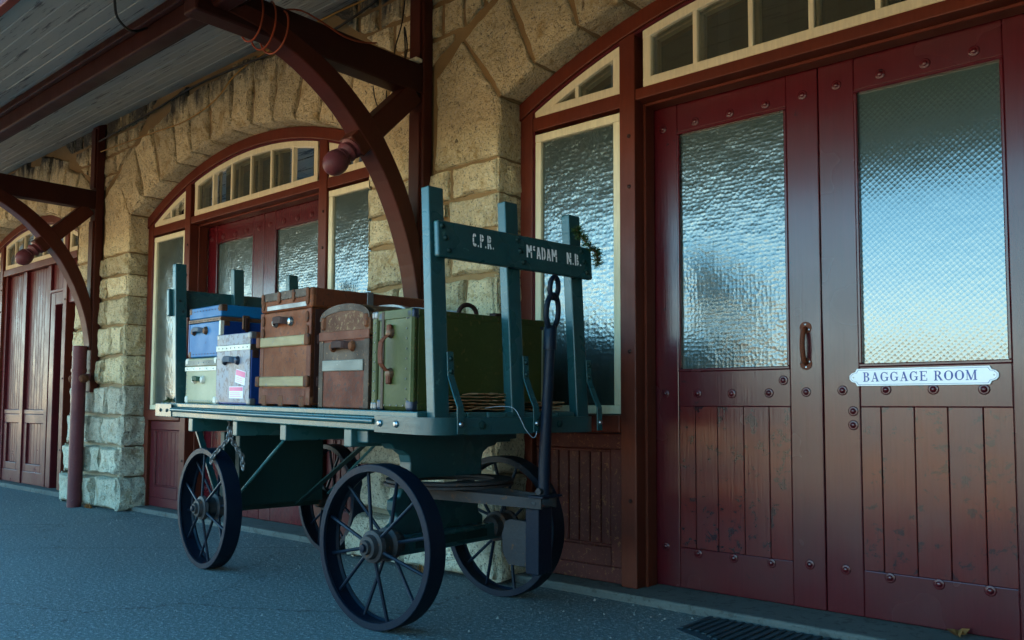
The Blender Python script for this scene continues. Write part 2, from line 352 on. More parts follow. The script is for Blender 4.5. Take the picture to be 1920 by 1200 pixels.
# mortar core of the wall
mb = MB(); ym = YS+.012
def front_quad(x0, x1, za0, za1, zb): mb.add([(x0,ym,za0),(x1,ym,za1),(x1,ym,zb),(x0,ym,zb)], [(0,1,2,3)])
piers = [(-4.530+.015, -3.319-.015), (-9.356+.015, -8.145-.015), (-14.182+.015, -12.971-.015)]
for a, b in piers:
    front_quad(a, b, 0, 0, 3.95)
    for xx in (a, b): mb.add([(xx,ym,0),(xx,4.3,0),(xx,4.3,2.86),(xx,ym,2.86)], [(0,1,2,3)])
front_quad(.297+.015, 3, 0, 0, 3.95); mb.add([(.312,ym,0),(.312,4.3,0),(.312,4.3,2.86),(.312,ym,2.86)], [(0,1,2,3)])
for xl in BAYS:
    n = 36; cxx = xl+HALF
    for i in range(n):
        d0 = -HALF-.015 + (2*HALF+.03)*i/n; d1 = -HALF-.015 + (2*HALF+.03)*(i+1)/n
        z0 = zin(d0, RI+.015); z1 = zin(d1, RI+.015); front_quad(cxx+d0, cxx+d1, z0, z1, 3.95)
        mb.add([(cxx+d0,ym,z0),(cxx+d1,ym,z1),(cxx+d1,4.3,z1),(cxx+d0,4.3,z0)], [(0,1,2,3)])
WALL = P('stone_wall', mb, 'mortar', ST)

def clip(poly, nx, nz, c):     # keep nx*x+nz*z >= c
    out = []
    for i in range(len(poly)):
        p, q = poly[i], poly[(i+1)%len(poly)]; dp = nx*p[0]+nz*p[1]-c; dq = nx*q[0]+nz*q[1]-c
        if dp >= 0: out.append(p)
        if dp*dq < 0: t = dp/(dp-dq); out.append((p[0]+t*(q[0]-p[0]), p[1]+t*(q[1]-p[1])))
    return out
def area(poly): return .5*abs(sum(poly[i][0]*poly[(i+1)%len(poly)][1]-poly[(i+1)%len(poly)][0]*poly[i][1] for i in range(len(poly))))
def patch(mb, poly, O, U, V, Nn, depth, rough, rnd, gap=.017, keep=()):
    """A rough-hewn stone face over polygon poly (u,v), standing depth proud along Nn."""
    c = (sum(p[0] for p in poly)/len(poly), sum(p[1] for p in poly)/len(poly))
    per = sum(math.dist(poly[i], poly[(i+1)%len(poly)]) for i in range(len(poly)))
    pts = []
    for i in range(len(poly)):
        p, q = poly[i], poly[(i+1)%len(poly)]; k = max(1, round(34*math.dist(p,q)/per))
        for j in range(k): pts.append((p[0]+(q[0]-p[0])*j/k, p[1]+(q[1]-p[1])*j/k))
    n = len(pts); sd = rnd.uniform(0, 100); O, U, V, Nn = map(Vector, (O,U,V,Nn))
    vs = []
    mx = max(math.dist(p, c) for p in pts)
    for k, (ins, h) in enumerate(((0,0), (.004,.55), (.018,.92), (None,1.0), (None,1.06), (None,1.08))):
        for p in pts:
            d = math.dist(p, c) or 1e-6
            if ins is not None:
                wob = .009*noise.noise(Vector((p[0]*15+sd, p[1]*15, k*.2)))+.004*noise.noise(Vector((p[0]*41+sd, p[1]*41, 3)))
                s = max(.1, 1-(gap+ins+wob)/max(d*.85, .02))
            else: s = {3: .74, 4: .46, 5: .18}[k]
            u = c[0]+(p[0]-c[0])*s; v = c[1]+(p[1]-c[1])*s
            hh = depth*h + (rough*(noise.noise(Vector((u*5+sd, v*5, sd))) + .6*noise.noise(Vector((u*13, v*13+sd, 2)))) if k >= 2 else rough*.3*noise.noise(Vector((u*9+sd, v*9, 5))) if k == 1 else 0)
            vs.append(O + U*u + V*v + Nn*hh)
    fs = [(k*n+i, k*n+(i+1)%n, (k+1)*n+(i+1)%n, (k+1)*n+i) for k in range(5) for i in range(n)]
    fs.append(tuple(5*n+i for i in range(n))); mb.add(vs, fs)
FRONT = dict(O=(0,ym,0), U=(1,0,0), V=(0,0,1), Nn=(0,-1,0))
def stone(mb, low=False):
    o = P('stone', mb, 'stone_low_skylit' if low else 'stone', WALL, smooth=False); return o
COURSES = [0,.32,.61,.90,1.19,1.48,1.78,2.06,2.27,2.48]
for pi, (a, b) in enumerate(piers[:2]):
    a -= .015; b += .015; rr = random.Random(20+pi)
    for ci in range(9):
        z0, z1 = COURSES[ci], COURSES[ci+1]
        zj = lambda c_, x_: COURSES[c_] + (0 if c_ in (0,9) else .022*noise.noise(Vector((x_*1.7+pi*9, c_*3.3, 1))))
        ext = {0:.075, 1:.055, 2:.035, 3:.015}.get(ci, 0)
        dep = .032 + (.085 if ci == 0 else .06 if ci == 1 else .04 if ci == 2 else .02 if ci < 6 else .004)
        rg = .032 if ci < 3 else .026 if ci < 6 else .02
        cuts = [a-ext]
        if ci in (7,): cuts += [a+.34, b-.52, b-.43]
        elif ci % 2: cuts += [a+rr.uniform(.28,.36), a+.62, b-rr.uniform(.26,.34)]
        else: cuts += [a+rr.uniform(.42,.52), b-rr.uniform(.40,.48)]
        cuts.append(b+ext)
        for k in range(len(cuts)-1):
            m = MB(); x0, x1 = cuts[k], cuts[k+1]; dz = rr.uniform(-.008,.008)
            if ci == 7 and k == 2:
                zm = (z0+z1)/2
                for zz in ((z0,zm),(zm,z1)):
                    m2 = MB(); patch(m2, [(x0,zz[0]),(x1,zz[0]),(x1,zz[1]),(x0,zz[1])], depth=dep, rough=rg, rnd=rr, **FRONT); stone(m2)
                continue
            patch(m, [(x0,zj(ci,x0)),(x1,zj(ci,x1)),(x1,zj(ci+1,x1)),((x0+x1)/2,zj(ci+1,(x0+x1)/2)),(x0,zj(ci+1,x0))], depth=dep*rr.uniform(.85,1.2), rough=rg, rnd=rr, **FRONT)
            if k == len(cuts)-2:   # quoin: return face in the reveal
                patch(m, [(ym-dep*.8,z0),(4.0,z0),(4.0,z1),(ym-dep*.8,z1)], O=(b-.015+ext*.4,0,0), U=(0,1,0), V=(0,0,1), Nn=(1,0,0), depth=.018+ext*.5, rough=rg*.8, rnd=rr, gap=.006)
            if k == 0:
                patch(m, [(ym-dep*.8,z0),(4.0,z0),(4.0,z1),(ym-dep*.8,z1)], O=(a+.015-ext*.4,0,0), U=(0,1,0), V=(0,0,1), Nn=(-1,0,0), depth=.018+ext*.5, rough=rg*.8, rnd=rr, gap=.006)
            stone(m, ci < 4)
    # springers on both sides of the pier
    for s, xj in ((1, b), (-1, a)):
        m = MB(); q = [(0,2.48),(0,2.845),(-.315,3.283),(-.56,3.10),(-.56,2.48)]
        poly = [(xj+s*p[0], p[1]) for p in q]
        patch(m, poly, depth=.026, rough=.02, rnd=rr, gap=.014, **FRONT)
        patch(m, [(ym-.03,2.48),(4.0,2.48),(4.0,2.85),(ym-.03,2.85)], O=(xj-s*.015,0,0), U=(0,1,0), V=(0,0,1), Nn=(s,0,0), depth=.018, rough=.006, rnd=rr, gap=.006)
        stone(m)
# arch stones
A0 = math.asin(HALF/RI); NV = 12; REXT = RI+.60
for bi, xl in enumerate(BAYS):
    cxx = xl+HALF; rr = random.Random(60+bi)
    AJ = [-A0+2*A0*(i+(rr.uniform(-.17,.17) if 0 < i < NV else 0))/NV for i in range(NV+1)]
    for i in range(NV):
        a0, a1 = AJ[i], AJ[i+1]; L = .60+rr.uniform(-.07,.06)
        def pt(an, r): return (cxx+r*math.sin(an), ZC+r*math.cos(an))
        e0, e1 = pt(a0, RI+L), pt(a1, RI+L)
        if i == 0: e0 = (xl-.315, 3.283)
        if i == NV-1: e1 = (xl+2*HALF+.315, 3.283)
        poly = [pt(a0,RI), pt((a0+a1)/2,RI), pt(a1,RI), e1, e0]
        poly = clip(poly, 0, -1, -3.90)
        if len(poly) < 3: continue
        m = MB(); patch(m, poly[::-1], depth=.024*rr.uniform(.8,1.7), rough=.024, rnd=rr, gap=.017, **FRONT)
        am = (a0+a1)/2; wv = RI*(a1-a0)/2
        O = (cxx+(RI+.015)*math.sin(am), 0, ZC+(RI+.015)*math.cos(am))
        patch(m, [(-wv,ym-.028),(wv,ym-.028),(wv,4.0),(-wv,4.0)], O=O, U=(math.cos(am),0,-math.sin(am)), V=(0,1,0), Nn=(-math.sin(am),0,-math.cos(am)), depth=.016, rough=.006, rnd=rr, gap=.008)
        stone(m)
# spandrel stones between the arches, under the canopy
for pi, (a, b) in enumerate(piers[:2]):
    pc = (a+b)/2; cL = pc-PER/2; cR = pc+PER/2; rr = random.Random(90+pi)
    z = 2.98
    while z < 3.9:
        h = rr.choice((.17,.2,.23)); x = pc-1.1+rr.uniform(0,.1)
        while x < pc+1.1:
            wd = rr.uniform(.17,.36); poly = [(x,z),(x+wd,z),(x+wd,z+h),(x,z+h)]; mc = (x+wd/2, z+h/2)
            for cc in (cL, cR):
                d = Vector((mc[0]-cc, mc[1]-ZC)); r0 = d.length or 1; d /= r0
                if poly: poly = clip(poly, d.x, d.y, d.x*cc+d.y*ZC+RI+.585)
            for s, xj in ((1, b+.015), (-1, a-.015)):
                p1 = (xj-s*.315, 3.283); p2 = (xj-s*.56, 3.10); nx, nz = -(p2[1]-p1[1])*1.0, (p2[0]-p1[0])
                if nz < 0: nx, nz = -nx, -nz
                if poly and (mc[0]-pc)*s > -.02: poly = clip(poly, nx, nz, nx*p1[0]+nz*p1[1])
            if poly: poly = clip(poly, 0, -1, -3.90)
            if poly and len(poly) >= 3 and area(poly) > .006:
                m = MB(); patch(m, poly, depth=.022, rough=.013, rnd=rr, gap=.02, **FRONT); stone(m)
            x += wd
        z += h

# shell of the building: interior, upper wall, roof
P('room', MB().add([(-18,4.28,-.05),(4,4.28,-.05),(4,8,-.05),(-18,8,-.05),(-18,4.28,4.2),(4,4.28,4.2),(4,8,4.2),(-18,8,4.2)], [(0,1,2,3),(4,5,6,7),(2,3,7,6),(1,2,6,5),(0,3,7,4)]), 'interior', ST)
P('upper_wall', MB().box(-18,4,3.72,9,4.25,6.4).box(-18,-14.1,3.75,9,0,4.24).box(3,4,3.75,9,0,4.24).box(-14.09,2.99,8.05,9,0,4.24), 'sand_cream', ST)
WG = P('light_blocker', MB().box(3.0,9.5,-7.5,3.66,0,5.4), 'sand_cream', ST)  # unseen block, added to keep light off faces turned right
P('light_blocker_roof', MB().prism([(-7.9,5.41),(-7.9,5.6),(3.7,8.2),(3.7,8.0)], 0, 2.6, 10), 'roofing', WG)  # roof of the added light block, also unseen
P('main_roof', MB().prism([(3.3,6.42),(12,10),(12,9.8),(3.3,6.3)], 0, -18.5, 4.5), 'roofing', ST)

# canopy: boards, beam, eaves
S0 = Vector((0,3.70,3.883)); S1 = Vector((0,1.31,2.82)); sd_ = (S1-S0).normalized(); SL = (S1-S0).length; nn = Vector((0, sd_.z, -sd_.y))
if nn.z > 0: nn = -nn
NB = 19; bw = SL/NB
CE = P('canopy_roof', MB().prism([(3.70,3.93),(1.29,2.86),(1.29,2.90),(3.70,3.98)], 0, -17, 2.5), 'roofing', ST)
for i in range(NB):
    a = S0+sd_*(i*bw+.003); b = S0+sd_*((i+1)*bw-.003); t = -nn*.018; off = nn*rng.uniform(0,.003)
    xs = [-17, -17+rng.uniform(3,9)]; 
    while xs[-1] < 2.4: xs.append(min(2.4, xs[-1]+rng.uniform(3.4,5.2)))
    for k in range(len(xs)-1):
        m = MB(); q = []
        for xx in (xs[k]+.001, xs[k+1]-.001):
            q.append([Vector((xx,0,0))+p for p in (a+off, b+off, b+off+t, a+off+t)])
        m.add(q[0]+q[1], [(0,1,2,3),(4,7,6,5),(0,4,5,1),(1,5,6,2),(2,6,7,3),(3,7,4,0)])
        P('ceiling_board', m, 'ceiling_paint', CE, bevel=.003, seg=1)
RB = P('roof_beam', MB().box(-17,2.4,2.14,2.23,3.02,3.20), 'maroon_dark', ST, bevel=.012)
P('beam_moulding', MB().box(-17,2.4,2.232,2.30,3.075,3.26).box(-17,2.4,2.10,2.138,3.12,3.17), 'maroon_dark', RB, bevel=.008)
P('fascia', MB().box(-17,2.4,1.262,1.302,2.775,2.90), 'maroon', ST, bevel=.004)
P('eaves_gutter', MB().strip([(1.17+.045*math.cos(R_(k)),2.86+.045*math.sin(R_(k))) for k in range(180,361,20)], [(1.17+.038*math.cos(R_(k)),2.86+.038*math.sin(R_(k))) for k in range(180,361,20)], 0, -17, 2.4), 'pipe_maroon', ST)

# brackets
inner = [(2.13,3.03),(2.40,3.0),(2.64,2.93),(2.83,2.83),(2.98,2.72),(3.13,2.57),(3.26,2.42),(3.36,2.25),(3.44,2.08),(3.51,1.88),(3.552,1.68),(3.565,1.55)]
outer = [(2.13,3.10),(2.44,3.09),(2.70,3.02),(2.90,2.93),(3.06,2.82),(3.21,2.69),(3.34,2.52),(3.44,2.36),(3.52,2.18),(3.575,1.98),(3.582,1.74),(3.582,1.55)]
def smoothline(pts, k=3):
    out = []
    for i in range(len(pts)-1):
        p0, p1, p2, p3 = pts[max(i-1,0)], pts[i], pts[i+1], pts[min(i+2,len(pts)-1)]
        for j in range(k):
            t = j/k
            out.append(tuple(.5*((2*p1[d])+(-p0[d]+p2[d])*t+(2*p0[d]-5*p1[d]+4*p2[d]-p3[d])*t*t+(-p0[d]+3*p1[d]-3*p2[d]+p3[d])*t**3) for d in range(len(p1))))
    out.append(pts[-1]); return out
for xb in (-3.965, -8.80):
    x0, x1 = xb-.068, xb+.068
    br = P('canopy_bracket', MB().box(x0,x1,3.583,3.664,1.13,3.88), 'maroon_post', ST, bevel=.01)
    P('post_trim', MB().box(x0+.02,x1-.02,3.565,3.585,1.62,2.86).box(x0+.02,x1-.02,3.565,3.585,3.19,3.8), 'maroon_post', br, bevel=.004)
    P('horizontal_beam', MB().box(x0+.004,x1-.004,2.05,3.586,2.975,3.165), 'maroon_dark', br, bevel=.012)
    P('curved_brace', MB().strip(smoothline(inner), smoothline(outer), 0, x0, x1), 'maroon_post', br, bevel=.01)
    s2 = .5**.5; c0 = Vector((3.53,2.975)); c1 = Vector((3.075,2.52)); nv = Vector((s2,-s2))*.068
    P('diagonal_strut', MB().prism([c0+nv, c1+nv, c1-nv, c0-nv], 0, x0+.006, x1-.006), 'maroon_post', br, bevel=.01)
    d = Vector((0,-s2,-s2)); c = Vector((xb,3.085,2.53))
    prof = [(0,.066),(.02,.07),(.028,.055),(.045,.058),(.06,.066),(.075,.058),(.085,.046),(.10,.045),(.112,.062),(.118,.064),(.124,.060),(.135,.070),(.165,.076),(.20,.072),(.23,.055),(.25,.03),(.256,.008)]
    P('finial', MB().lathe([(t,r*.95) for t, r in prof], c, d, 22), 'pipe_maroon', br, smooth=True)
# protective standpipe at the foot of the far bracket
px_, py_ = -8.80, 3.50
dp = P('standpipe', MB().tube([(px_-.01,py_,0),(px_,py_,.8),(px_+.004,py_,1.59)], .066, 20), 'pipe_maroon', ST, smooth=True)
P('pipe_collar', MB().lathe([(0,.068),(0,.072),(.03,.072),(.03,.068)], (px_,py_,1.33), (0,0,1), 20, True).box(px_-.13,px_+.13,py_+.02,py_+.06,1.25,1.31), 'pipe_maroon', dp, smooth=True)
for s in (-1, 1):
    P('clamp_bolt', MB().lathe([(0,.03),(.03,.045),(.06,.04),(.08,.02)], (px_+s*.11,py_+.03,1.27), (s*.5,-1,-.2), 12), 'rust', dp, smooth=True)

# ------------------------------------------------------------------ bays
def ring(cx, r0, r1, d0, d1, n=24):
    A = [(cx+d0+(d1-d0)*i/n, zin(d0+(d1-d0)*i/n, r1)) for i in range(n+1)]
    B = [(cx+d0+(d1-d0)*i/n, zin(d0+(d1-d0)*i/n, r0)) for i in range(n+1)]
    return A, B
BOLT = MB().lathe([(0,.024),(-.003,.023),(-.0035,.017),(-.0025,.0135),(-.006,.012),(-.010,.008),(-.011,.002)], (0,0,0), (0,1,0), 14).mesh('bolt_head')
BOLT.materials.append(MAT['door_paint'])
for p_ in BOLT.polygons: p_.use_smooth = True
BOLT2 = BOLT.copy(); BOLT2.materials.clear(); BOLT2.materials.append(MAT['maroon_red'])
def sash_arch(parent, xl, xa, xb, bars, yo, mat, panes=True, thick=.05, z0=2.738):
    """A fanlight sash: bottom bar, two ends, curved head and bars, panes between."""
    cx = xl+HALF; r1, r0 = RI-.112, RI-.112-thick
    A, B = ring(cx, r0, r1, xl+xa-cx, xl+xb-cx)
    A = [(x, max(z, z0+.004)) for x, z in A]; B = [(x, max(z, z0+.002)) for x, z in B]
    m = MB().strip(A, B, 1, yo, yo+.045)
    m.box(xl+xa, xl+xb, yo+.001, yo+.046, z0, z0+thick)
    for e, s in ((xa,1),(xb,-1)):
        zt = zin(xl+e-cx, r1)-.004
        if zt > z0+.08: m.box(min(xl+e,xl+e+s*thick), max(xl+e,xl+e+s*thick), yo+.002, yo+.044, z0+.004, zt-.012)
    w_ = P('fanlight', m, mat, parent, bevel=.004, seg=1)
    for bx in bars:
        zt = zin(xl+bx-cx, r1)-.02
        P('glazing_bar', MB().box(xl+bx-.013, xl+bx+.013, yo+.004, yo+.04, z0+.03, zt), mat, w_, bevel=.003, seg=1)
    if panes:
        edges = [xa+.02]+list(bars)+[xb-.02]
        for k in range(len(edges)-1):
            n = 5; e0, e1 = edges[k], edges[k+1]
            A, B = ring(cx, r0+.01, r0+.012, xl+e0-cx, xl+e1-cx, n)
            m = MB(); yy = yo+.024
            for i in range(n):
                zt0, zt1 = max(A[i][1],z0+.03), max(A[i+1][1],z0+.03)
                m.add([(A[i][0],yy,z0+.03),(A[i+1][0],yy,z0+.03),(A[i+1][0],yy,zt1),(A[i][0],yy,zt0)], [(0,1,2,3)])
            P('pane', m, 'glass_clear', w_)
    return w_
def rect_frame(m, x0, x1, z0, z1, t, y0, y1):
    m.box(x0,x1,y0,y1,z0,z0+t).box(x0,x1,y0,y1,z1-t,z1).box(x0,x0+t,y0+.0015,y1,z0+t,z1-t).box(x1-t,x1,y0+.0015,y1,z0+t,z1-t); return m
def side_light(parent, xl, xa, xb, glass):
    s = P('side_window', rect_frame(MB(), xl+xa, xl+xb, .962, 2.632, .048, YF+.012, YF+.06), 'cream', parent, bevel=.004, seg=1)
    P('pane', MB().box(xl+xa+.04, xl+xb-.04, YF+.034, YF+.038, 1.0, 2.595), glass, s)
    P('inner_sash', rect_frame(MB(), xl+xa, xl+xb, .962, 2.632, .06, YF+.10, YF+.14), 'cream_in', s)
def side_panel(parent, xl, xa, xb, mat):
    y = YF+.03
    m = rect_frame(MB(), xl+xa, xl+xb, .045, .855, .085, y, y+.05); m.box(xl+xa+.085, xl+xb-.085, y+.001, y+.05, .13, .235)
    p = P('window_panel', m, mat, parent, bevel=.006)
    P('panel_backing', MB().box(xl+xa+.07, xl+xb-.07, y+.03, y+.05, .2, .8), mat, p)
    n = 6; w0 = (xb-xa-.17)/n
    for i in range(n):
        P('slat', MB().box(xl+xa+.085+i*w0+.003, xl+xa+.085+(i+1)*w0-.003, y+.014, y+.032, .2355, .769), mat, p, bevel=.005, seg=1)
    P('panel_moulding', rect_frame(MB(), xl+xa+.086, xl+xb-.086, .2365, .768, .016, y+.002, y+.013), mat, p, bevel=.004, seg=1)
def leaf(parent, xl, lx0, lx1, gx0, gx1, seams, bolts, glass, bmesh_):
    y0, y1 = YD, YD+.05; X = lambda v: xl+3.319+v
    m = MB(); m.box(X(lx0),X(gx0),y0,y1,.045,2.668).box(X(gx1),X(lx1),y0,y1,.045,2.668)
    m.box(X(gx0),X(gx1),y0+.0015,y1,2.503,2.668).box(X(gx0),X(gx1),y0+.0015,y1,1.004,1.192).box(X(gx0),X(gx1),y0+.0015,y1,.045,.258)
    d = P('door', m, 'door_paint', parent, bevel=.005)
    for i in range(len(seams)-1):
        dy = rng.uniform(0,.0025)
        P('plank', MB().box(X(seams[i])+.0013, X(seams[i+1])-.0013, y0+.003+dy, y1-.005, .2575, 1.0045), 'door_plank', d, bevel=.0025, seg=1)
    P('glazing_bead', rect_frame(MB(), X(gx0)-.002, X(gx1)+.002, 1.19, 2.505, .016, y0-.006, y0+.02), 'door_paint', d, bevel=.004, seg=1)
    P('pane', MB().box(X(gx0)+.01, X(gx1)-.01, y0+.018, y0+.023, 1.2, 2.495), glass, d)
    for bx, bz in bolts:
        o = inst('bolt_head', bmesh_, d); o.location = (X(bx), y0, bz)
    return d
L1 = dict(lx0=-2.489, lx1=-1.5605, gx0=-2.340, gx1=-1.720, seams=[-2.340,-2.246,-2.117,-1.970,-1.833,-1.720])
L2 = dict(lx0=-1.5565, lx1=-.53, gx0=-1.386, gx1=-.762, seams=[-1.386,-1.295,-1.152,-1.015,-.877,-.762])
B1 = [(-2.427,2.585),(-2.228,2.585),(-2.024,2.585),(-1.827,2.585),(-1.634,2.585),(-2.424,1.074),(-2.227,1.073),(-2.031,1.071),(-1.83,1.073),(-1.64,1.076),(-1.754,1.135),(-2.427,.252),(-2.233,.235),(-2.031,.235),(-1.831,.235),(-1.637,.252)]
B1 = [(x, 2.541 if z > 2.5 else z) for x, z in B1]
B2 = [(-1.467,2.549),(-1.264,2.551),(-1.07,2.549),(-.87,2.551),(-1.466,1.082),(-1.27,1.083),(-1.07,1.083),(-.87,1.081),(-1.418,.985),(-1.419,.92),(-1.467,.25),(-1.27,.238),(-1.067,.238),(-.869,.238)]
def door_handle(door, x, z0, z1):
    y = YD
    path = smoothline([(x,y-.004,z0+.03),(x,y-.03,z0+.045),(x,y-.045,(z0+z1)/2),(x,y-.03,z1-.045),(x,y-.004,z1-.03)], 5)
    h = P('handle', MB().tube(path, .0125, 10), 'brown_leather', door, smooth=True)
    for zc, s in ((z0+.025,-1),(z1-.025,1)):
        q = [(x+.03*math.cos(a)*(1 if abs(math.sin(a)) < .9 else .8), zc+s*.0+.03*math.sin(a)) for a in [R_(k) for k in range(0,360,30)]]
        P('handle_plate', MB().prism(q, 1, y-.004, y-.0005), 'brown_leather', h, bevel=.001, seg=1)
        for dx, dz in ((-.017,-s*.01),(.017,-s*.01),(0,s*.016)):
            P('screw', MB().lathe([(0,.0055),(-.002,.005),(-.003,.002)], (x+dx,y-.0042,zc+dz), (0,1,0), 8), 'bolt_metal', h, smooth=True)
def bay(xl, full=True):
    cx = xl+HALF
    A, B = ring(cx, RI-.098, RI-.006, -HALF+.004, HALF-.004)
    m = MB().strip(A, B, 1, YF-.015, YF+.2)
    fr = P('arch_frame', m, 'maroon', ST, bevel=.006)
    A, B = ring(cx, RI-.113, RI-.094, -HALF+.06, HALF-.06); P('arch_moulding', MB().strip(A, B, 1, YF+.002, YF+.1), 'maroon_red', fr, bevel=.004, seg=1)
    for a, b in ((0.003,.100),(3.516,3.613)):
        P('jamb', MB().box(xl+a, xl+b, YF, YF+.2, .042, 2.80), 'maroon', fr, bevel=.006)
        P('jamb_moulding', MB().box(xl+(b if a < 1 else a-.012), xl+(b+.012 if a < 1 else a), YF+.006, YF+.1, .9, 2.79), 'maroon_red', fr, bevel=.004, seg=1)
    for a, b in ((.726,.826),(2.79,2.89)):
        m = MB().box(xl+a, xl+b, YF-.004, YF+.17, .042, zin(xl+(a+b)/2-cx, RI-.09))
        P('mullion', m, 'maroon', fr, bevel=.006)
        for z in (1.3, 2.2, 2.48, .5):
            P('mullion_bolt', MB().lathe([(0,.012),(-.004,.011),(-.007,.006)], (xl+(a+b)/2+.012,YF-.004,z), (0,1,0), 10), 'maroon_dark', fr, smooth=True)
    if full:
        for q in ((.1,.726,2.652),(2.89,3.516,2.652),(.826,2.79,2.672)): P('transom_rail', MB().box(xl+q[0], xl+q[1], YF+.002, YF+.17, q[2], 2.735), 'maroon', fr, bevel=.006)
        P('sill_rail', MB().box(xl+.1, xl+.726, YF-.012, YF+.17, .86, .957), 'maroon', fr, bevel=.008)
        P('sill_rail', MB().box(xl+2.89, xl+3.516, YF-.012, YF+.17, .86, .957), 'maroon', fr, bevel=.008)
    else:
        for q in ((.1,.726,2.652),(2.89,3.516,2.652),(.826,2.79,2.652)): P('transom_rail', MB().box(xl+q[0], xl+q[1], YF+.002, YF+.17, q[2], 2.735), 'maroon', fr, bevel=.006)
    sash_arch(fr, xl, .87, 2.75, [1.187,1.495,1.80,2.105,2.41], YF+.01, 'cream')
    sash_arch(fr, xl, .87, 2.75, [1.187,1.495,1.80,2.105,2.41], YF+.085, 'cream_in', False)
    sash_arch(fr, xl, .108, .722, [.42], YF+.01, 'cream'); sash_arch(fr, xl, 2.894, 3.508, [3.196], YF+.01, 'cream')
    sash_arch(fr, xl, .108, .722, [.42], YF+.085, 'cream_in', False); sash_arch(fr, xl, 2.894, 3.508, [3.196], YF+.085, 'cream_in', False)
    return fr
for bi, xl in enumerate(BAYS[:2]):
    fr = bay(xl)
    g = 'glass_wavy'
    side_light(fr, xl, .106, .720, g); side_light(fr, xl, 2.896, 3.510, g)
    pm = 'maroon_peel' if bi == 0 else 'maroon_red'
    side_panel(fr, xl, .104, .722, pm); side_panel(fr, xl, 2.894, 3.512, 'maroon_red')
    # door stops
    P('door_stop', MB().box(xl+.826, xl+.842, YF+.08, YF+.17, .042, 2.67).box(xl+2.774, xl+2.79, YF+.08, YF+.17, .042, 2.67).box(xl+.8425, xl+2.7735, YF+.08, YF+.17, 2.655, 2.6715), 'maroon', fr, bevel=.003, seg=1)
    d1 = leaf(fr, xl, bolts=B1, glass='glass_pebble', bmesh_=BOLT if bi == 0 else BOLT2, **L1)
    d2 = leaf(fr, xl, bolts=B2, glass='glass_diamond' if bi == 0 else 'glass_pebble', bmesh_=BOLT if bi == 0 else BOLT2, **L2)
    if bi == 0: door_handle(d1, -1.638, 1.187, 1.413)
# third bay: boarded doors with a wicket standing open
xl = BAYS[2]; fr = bay(xl, False)
m = MB()
for a, b in ((.826,.90),(1.467,1.574),(2.24,2.337)): m.box(xl+a, xl+b, YF+.03, YF+.1, .05, 2.652)
P('boarded_stile', m, 'maroon_red', fr, bevel=.006)
for a, b in ((.90,1.467),(1.574,2.24)):
    dd = P('boarded_door', MB().box(xl+a, xl+b, YF+.045, YF+.09, .89, .945).box(xl+a, xl+b, YF+.045, YF+.09, .05, .20).box(xl+a, xl+b, YF+.05, YF+.09, .78, .8895).box(xl+a, xl+a+.1, YF+.05, YF+.09, .2, .78).box(xl+b-.1, xl+b, YF+.05, YF+.09, .2, .78).box(xl+a+.1, xl+b-.1, YF+.05, YF+.09, .2, .29), 'maroon_red', fr, bevel=.006)
    n = 8; w0 = (b-a)/n
    for i in range(n): P('board', MB().box(xl+a+i*w0+.002, xl+a+(i+1)*w0-.002, YF+.07, YF+.095, .9455, 2.65), 'maroon_red', dd, bevel=.004, seg=1)
    n = 5; w0 = (b-a-.2)/n
    for i in range(n): P('board', MB().box(xl+a+.1+i*w0+.002, xl+a+.1+(i+1)*w0-.002, YF+.075, YF+.095, .2905, .779), 'maroon_red', dd, bevel=.004, seg=1)
wf = P('wicket_frame', MB().box(xl+2.39, xl+2.52, YF+.02, YF+.1, .05, 2.31).box(xl+2.52, xl+3.55, YF+.02, YF+.1, 2.16, 2.31).box(xl+2.337, xl+3.55, YF+.022, YF+.1, 2.311, 2.35), 'maroon_red', fr, bevel=.008)
for i in range(9): P('board', MB().box(xl+2.34+i*.135, xl+2.34+(i+1)*.135-.004, YF+.06, YF+.09, 2.351, 2.65), 'maroon_red', wf, bevel=.004, seg=1)
P('open_door', MB().box(xl+2.72, xl+2.77, YF+.11, YF+.95, .06, 2.15), 'door_paint', fr, bevel=.005)
P('wicket_handle', MB().tube(smoothline([(xl+2.77,YF+.2,1.05),(xl+2.815,YF+.2,1.02),(xl+2.825,YF+.2,.93),(xl+2.77,YF+.2,.86)],4), .011, 8), 'iron', fr, smooth=True)
# plinth and thresholds in front of the doors
SI = P('threshold', MB().box(-3.38,.4,3.715,4.3,-.05,.042).box(-8.2,-4.47,3.74,4.3,-.05,.042).box(-13.0,-9.3,3.76,4.3,-.05,.05), 'concrete', ST, bevel=.012)

# ------------------------------------------------------------------ lettering helpers
class Glyphs:
    def __init__(s, place): s.m = MB(); s.place = place; s.k = 0
    def quad(s, p):
        s.k += 1; e = (s.k % 40)*2e-5
        s.m.add([s.place(u, v, e) for u, v in p], [(0,1,2,3)])
    def line(s, x0, y0, x1, y1, w):
        dx, dy = x1-x0, y1-y0; l = math.hypot(dx,dy); nx, ny = -dy/l*w/2, dx/l*w/2
        s.quad([(x0-nx,y0-ny),(x1-nx,y1-ny),(x1+nx,y1+ny),(x0+nx,y0+ny)])
    def hz(s, x0, x1, y0, y1): s.quad([(x0,y0),(x1,y0),(x1,y1),(x0,y1)])
    def arc(s, cx, cy, rx, ry, a0, a1, w0, w1, n=14):
        for i in range(n):
            q = []
            for a, side in ((a0+(a1-a0)*i/n,1),(a0+(a1-a0)*(i+1)/n,1),(a0+(a1-a0)*(i+1)/n,0),(a0+(a1-a0)*i/n,0)):
                c, si = math.cos(R_(a)), math.sin(R_(a)); wd = w0+(w1-w0)*abs(c)**1.5
                k = 0 if side else wd
                q.append((cx+(rx-k)*c, cy+(ry-(min(k,w0*1.0) if True else k))*si if not side else cy+ry*si))
            s.quad(q)
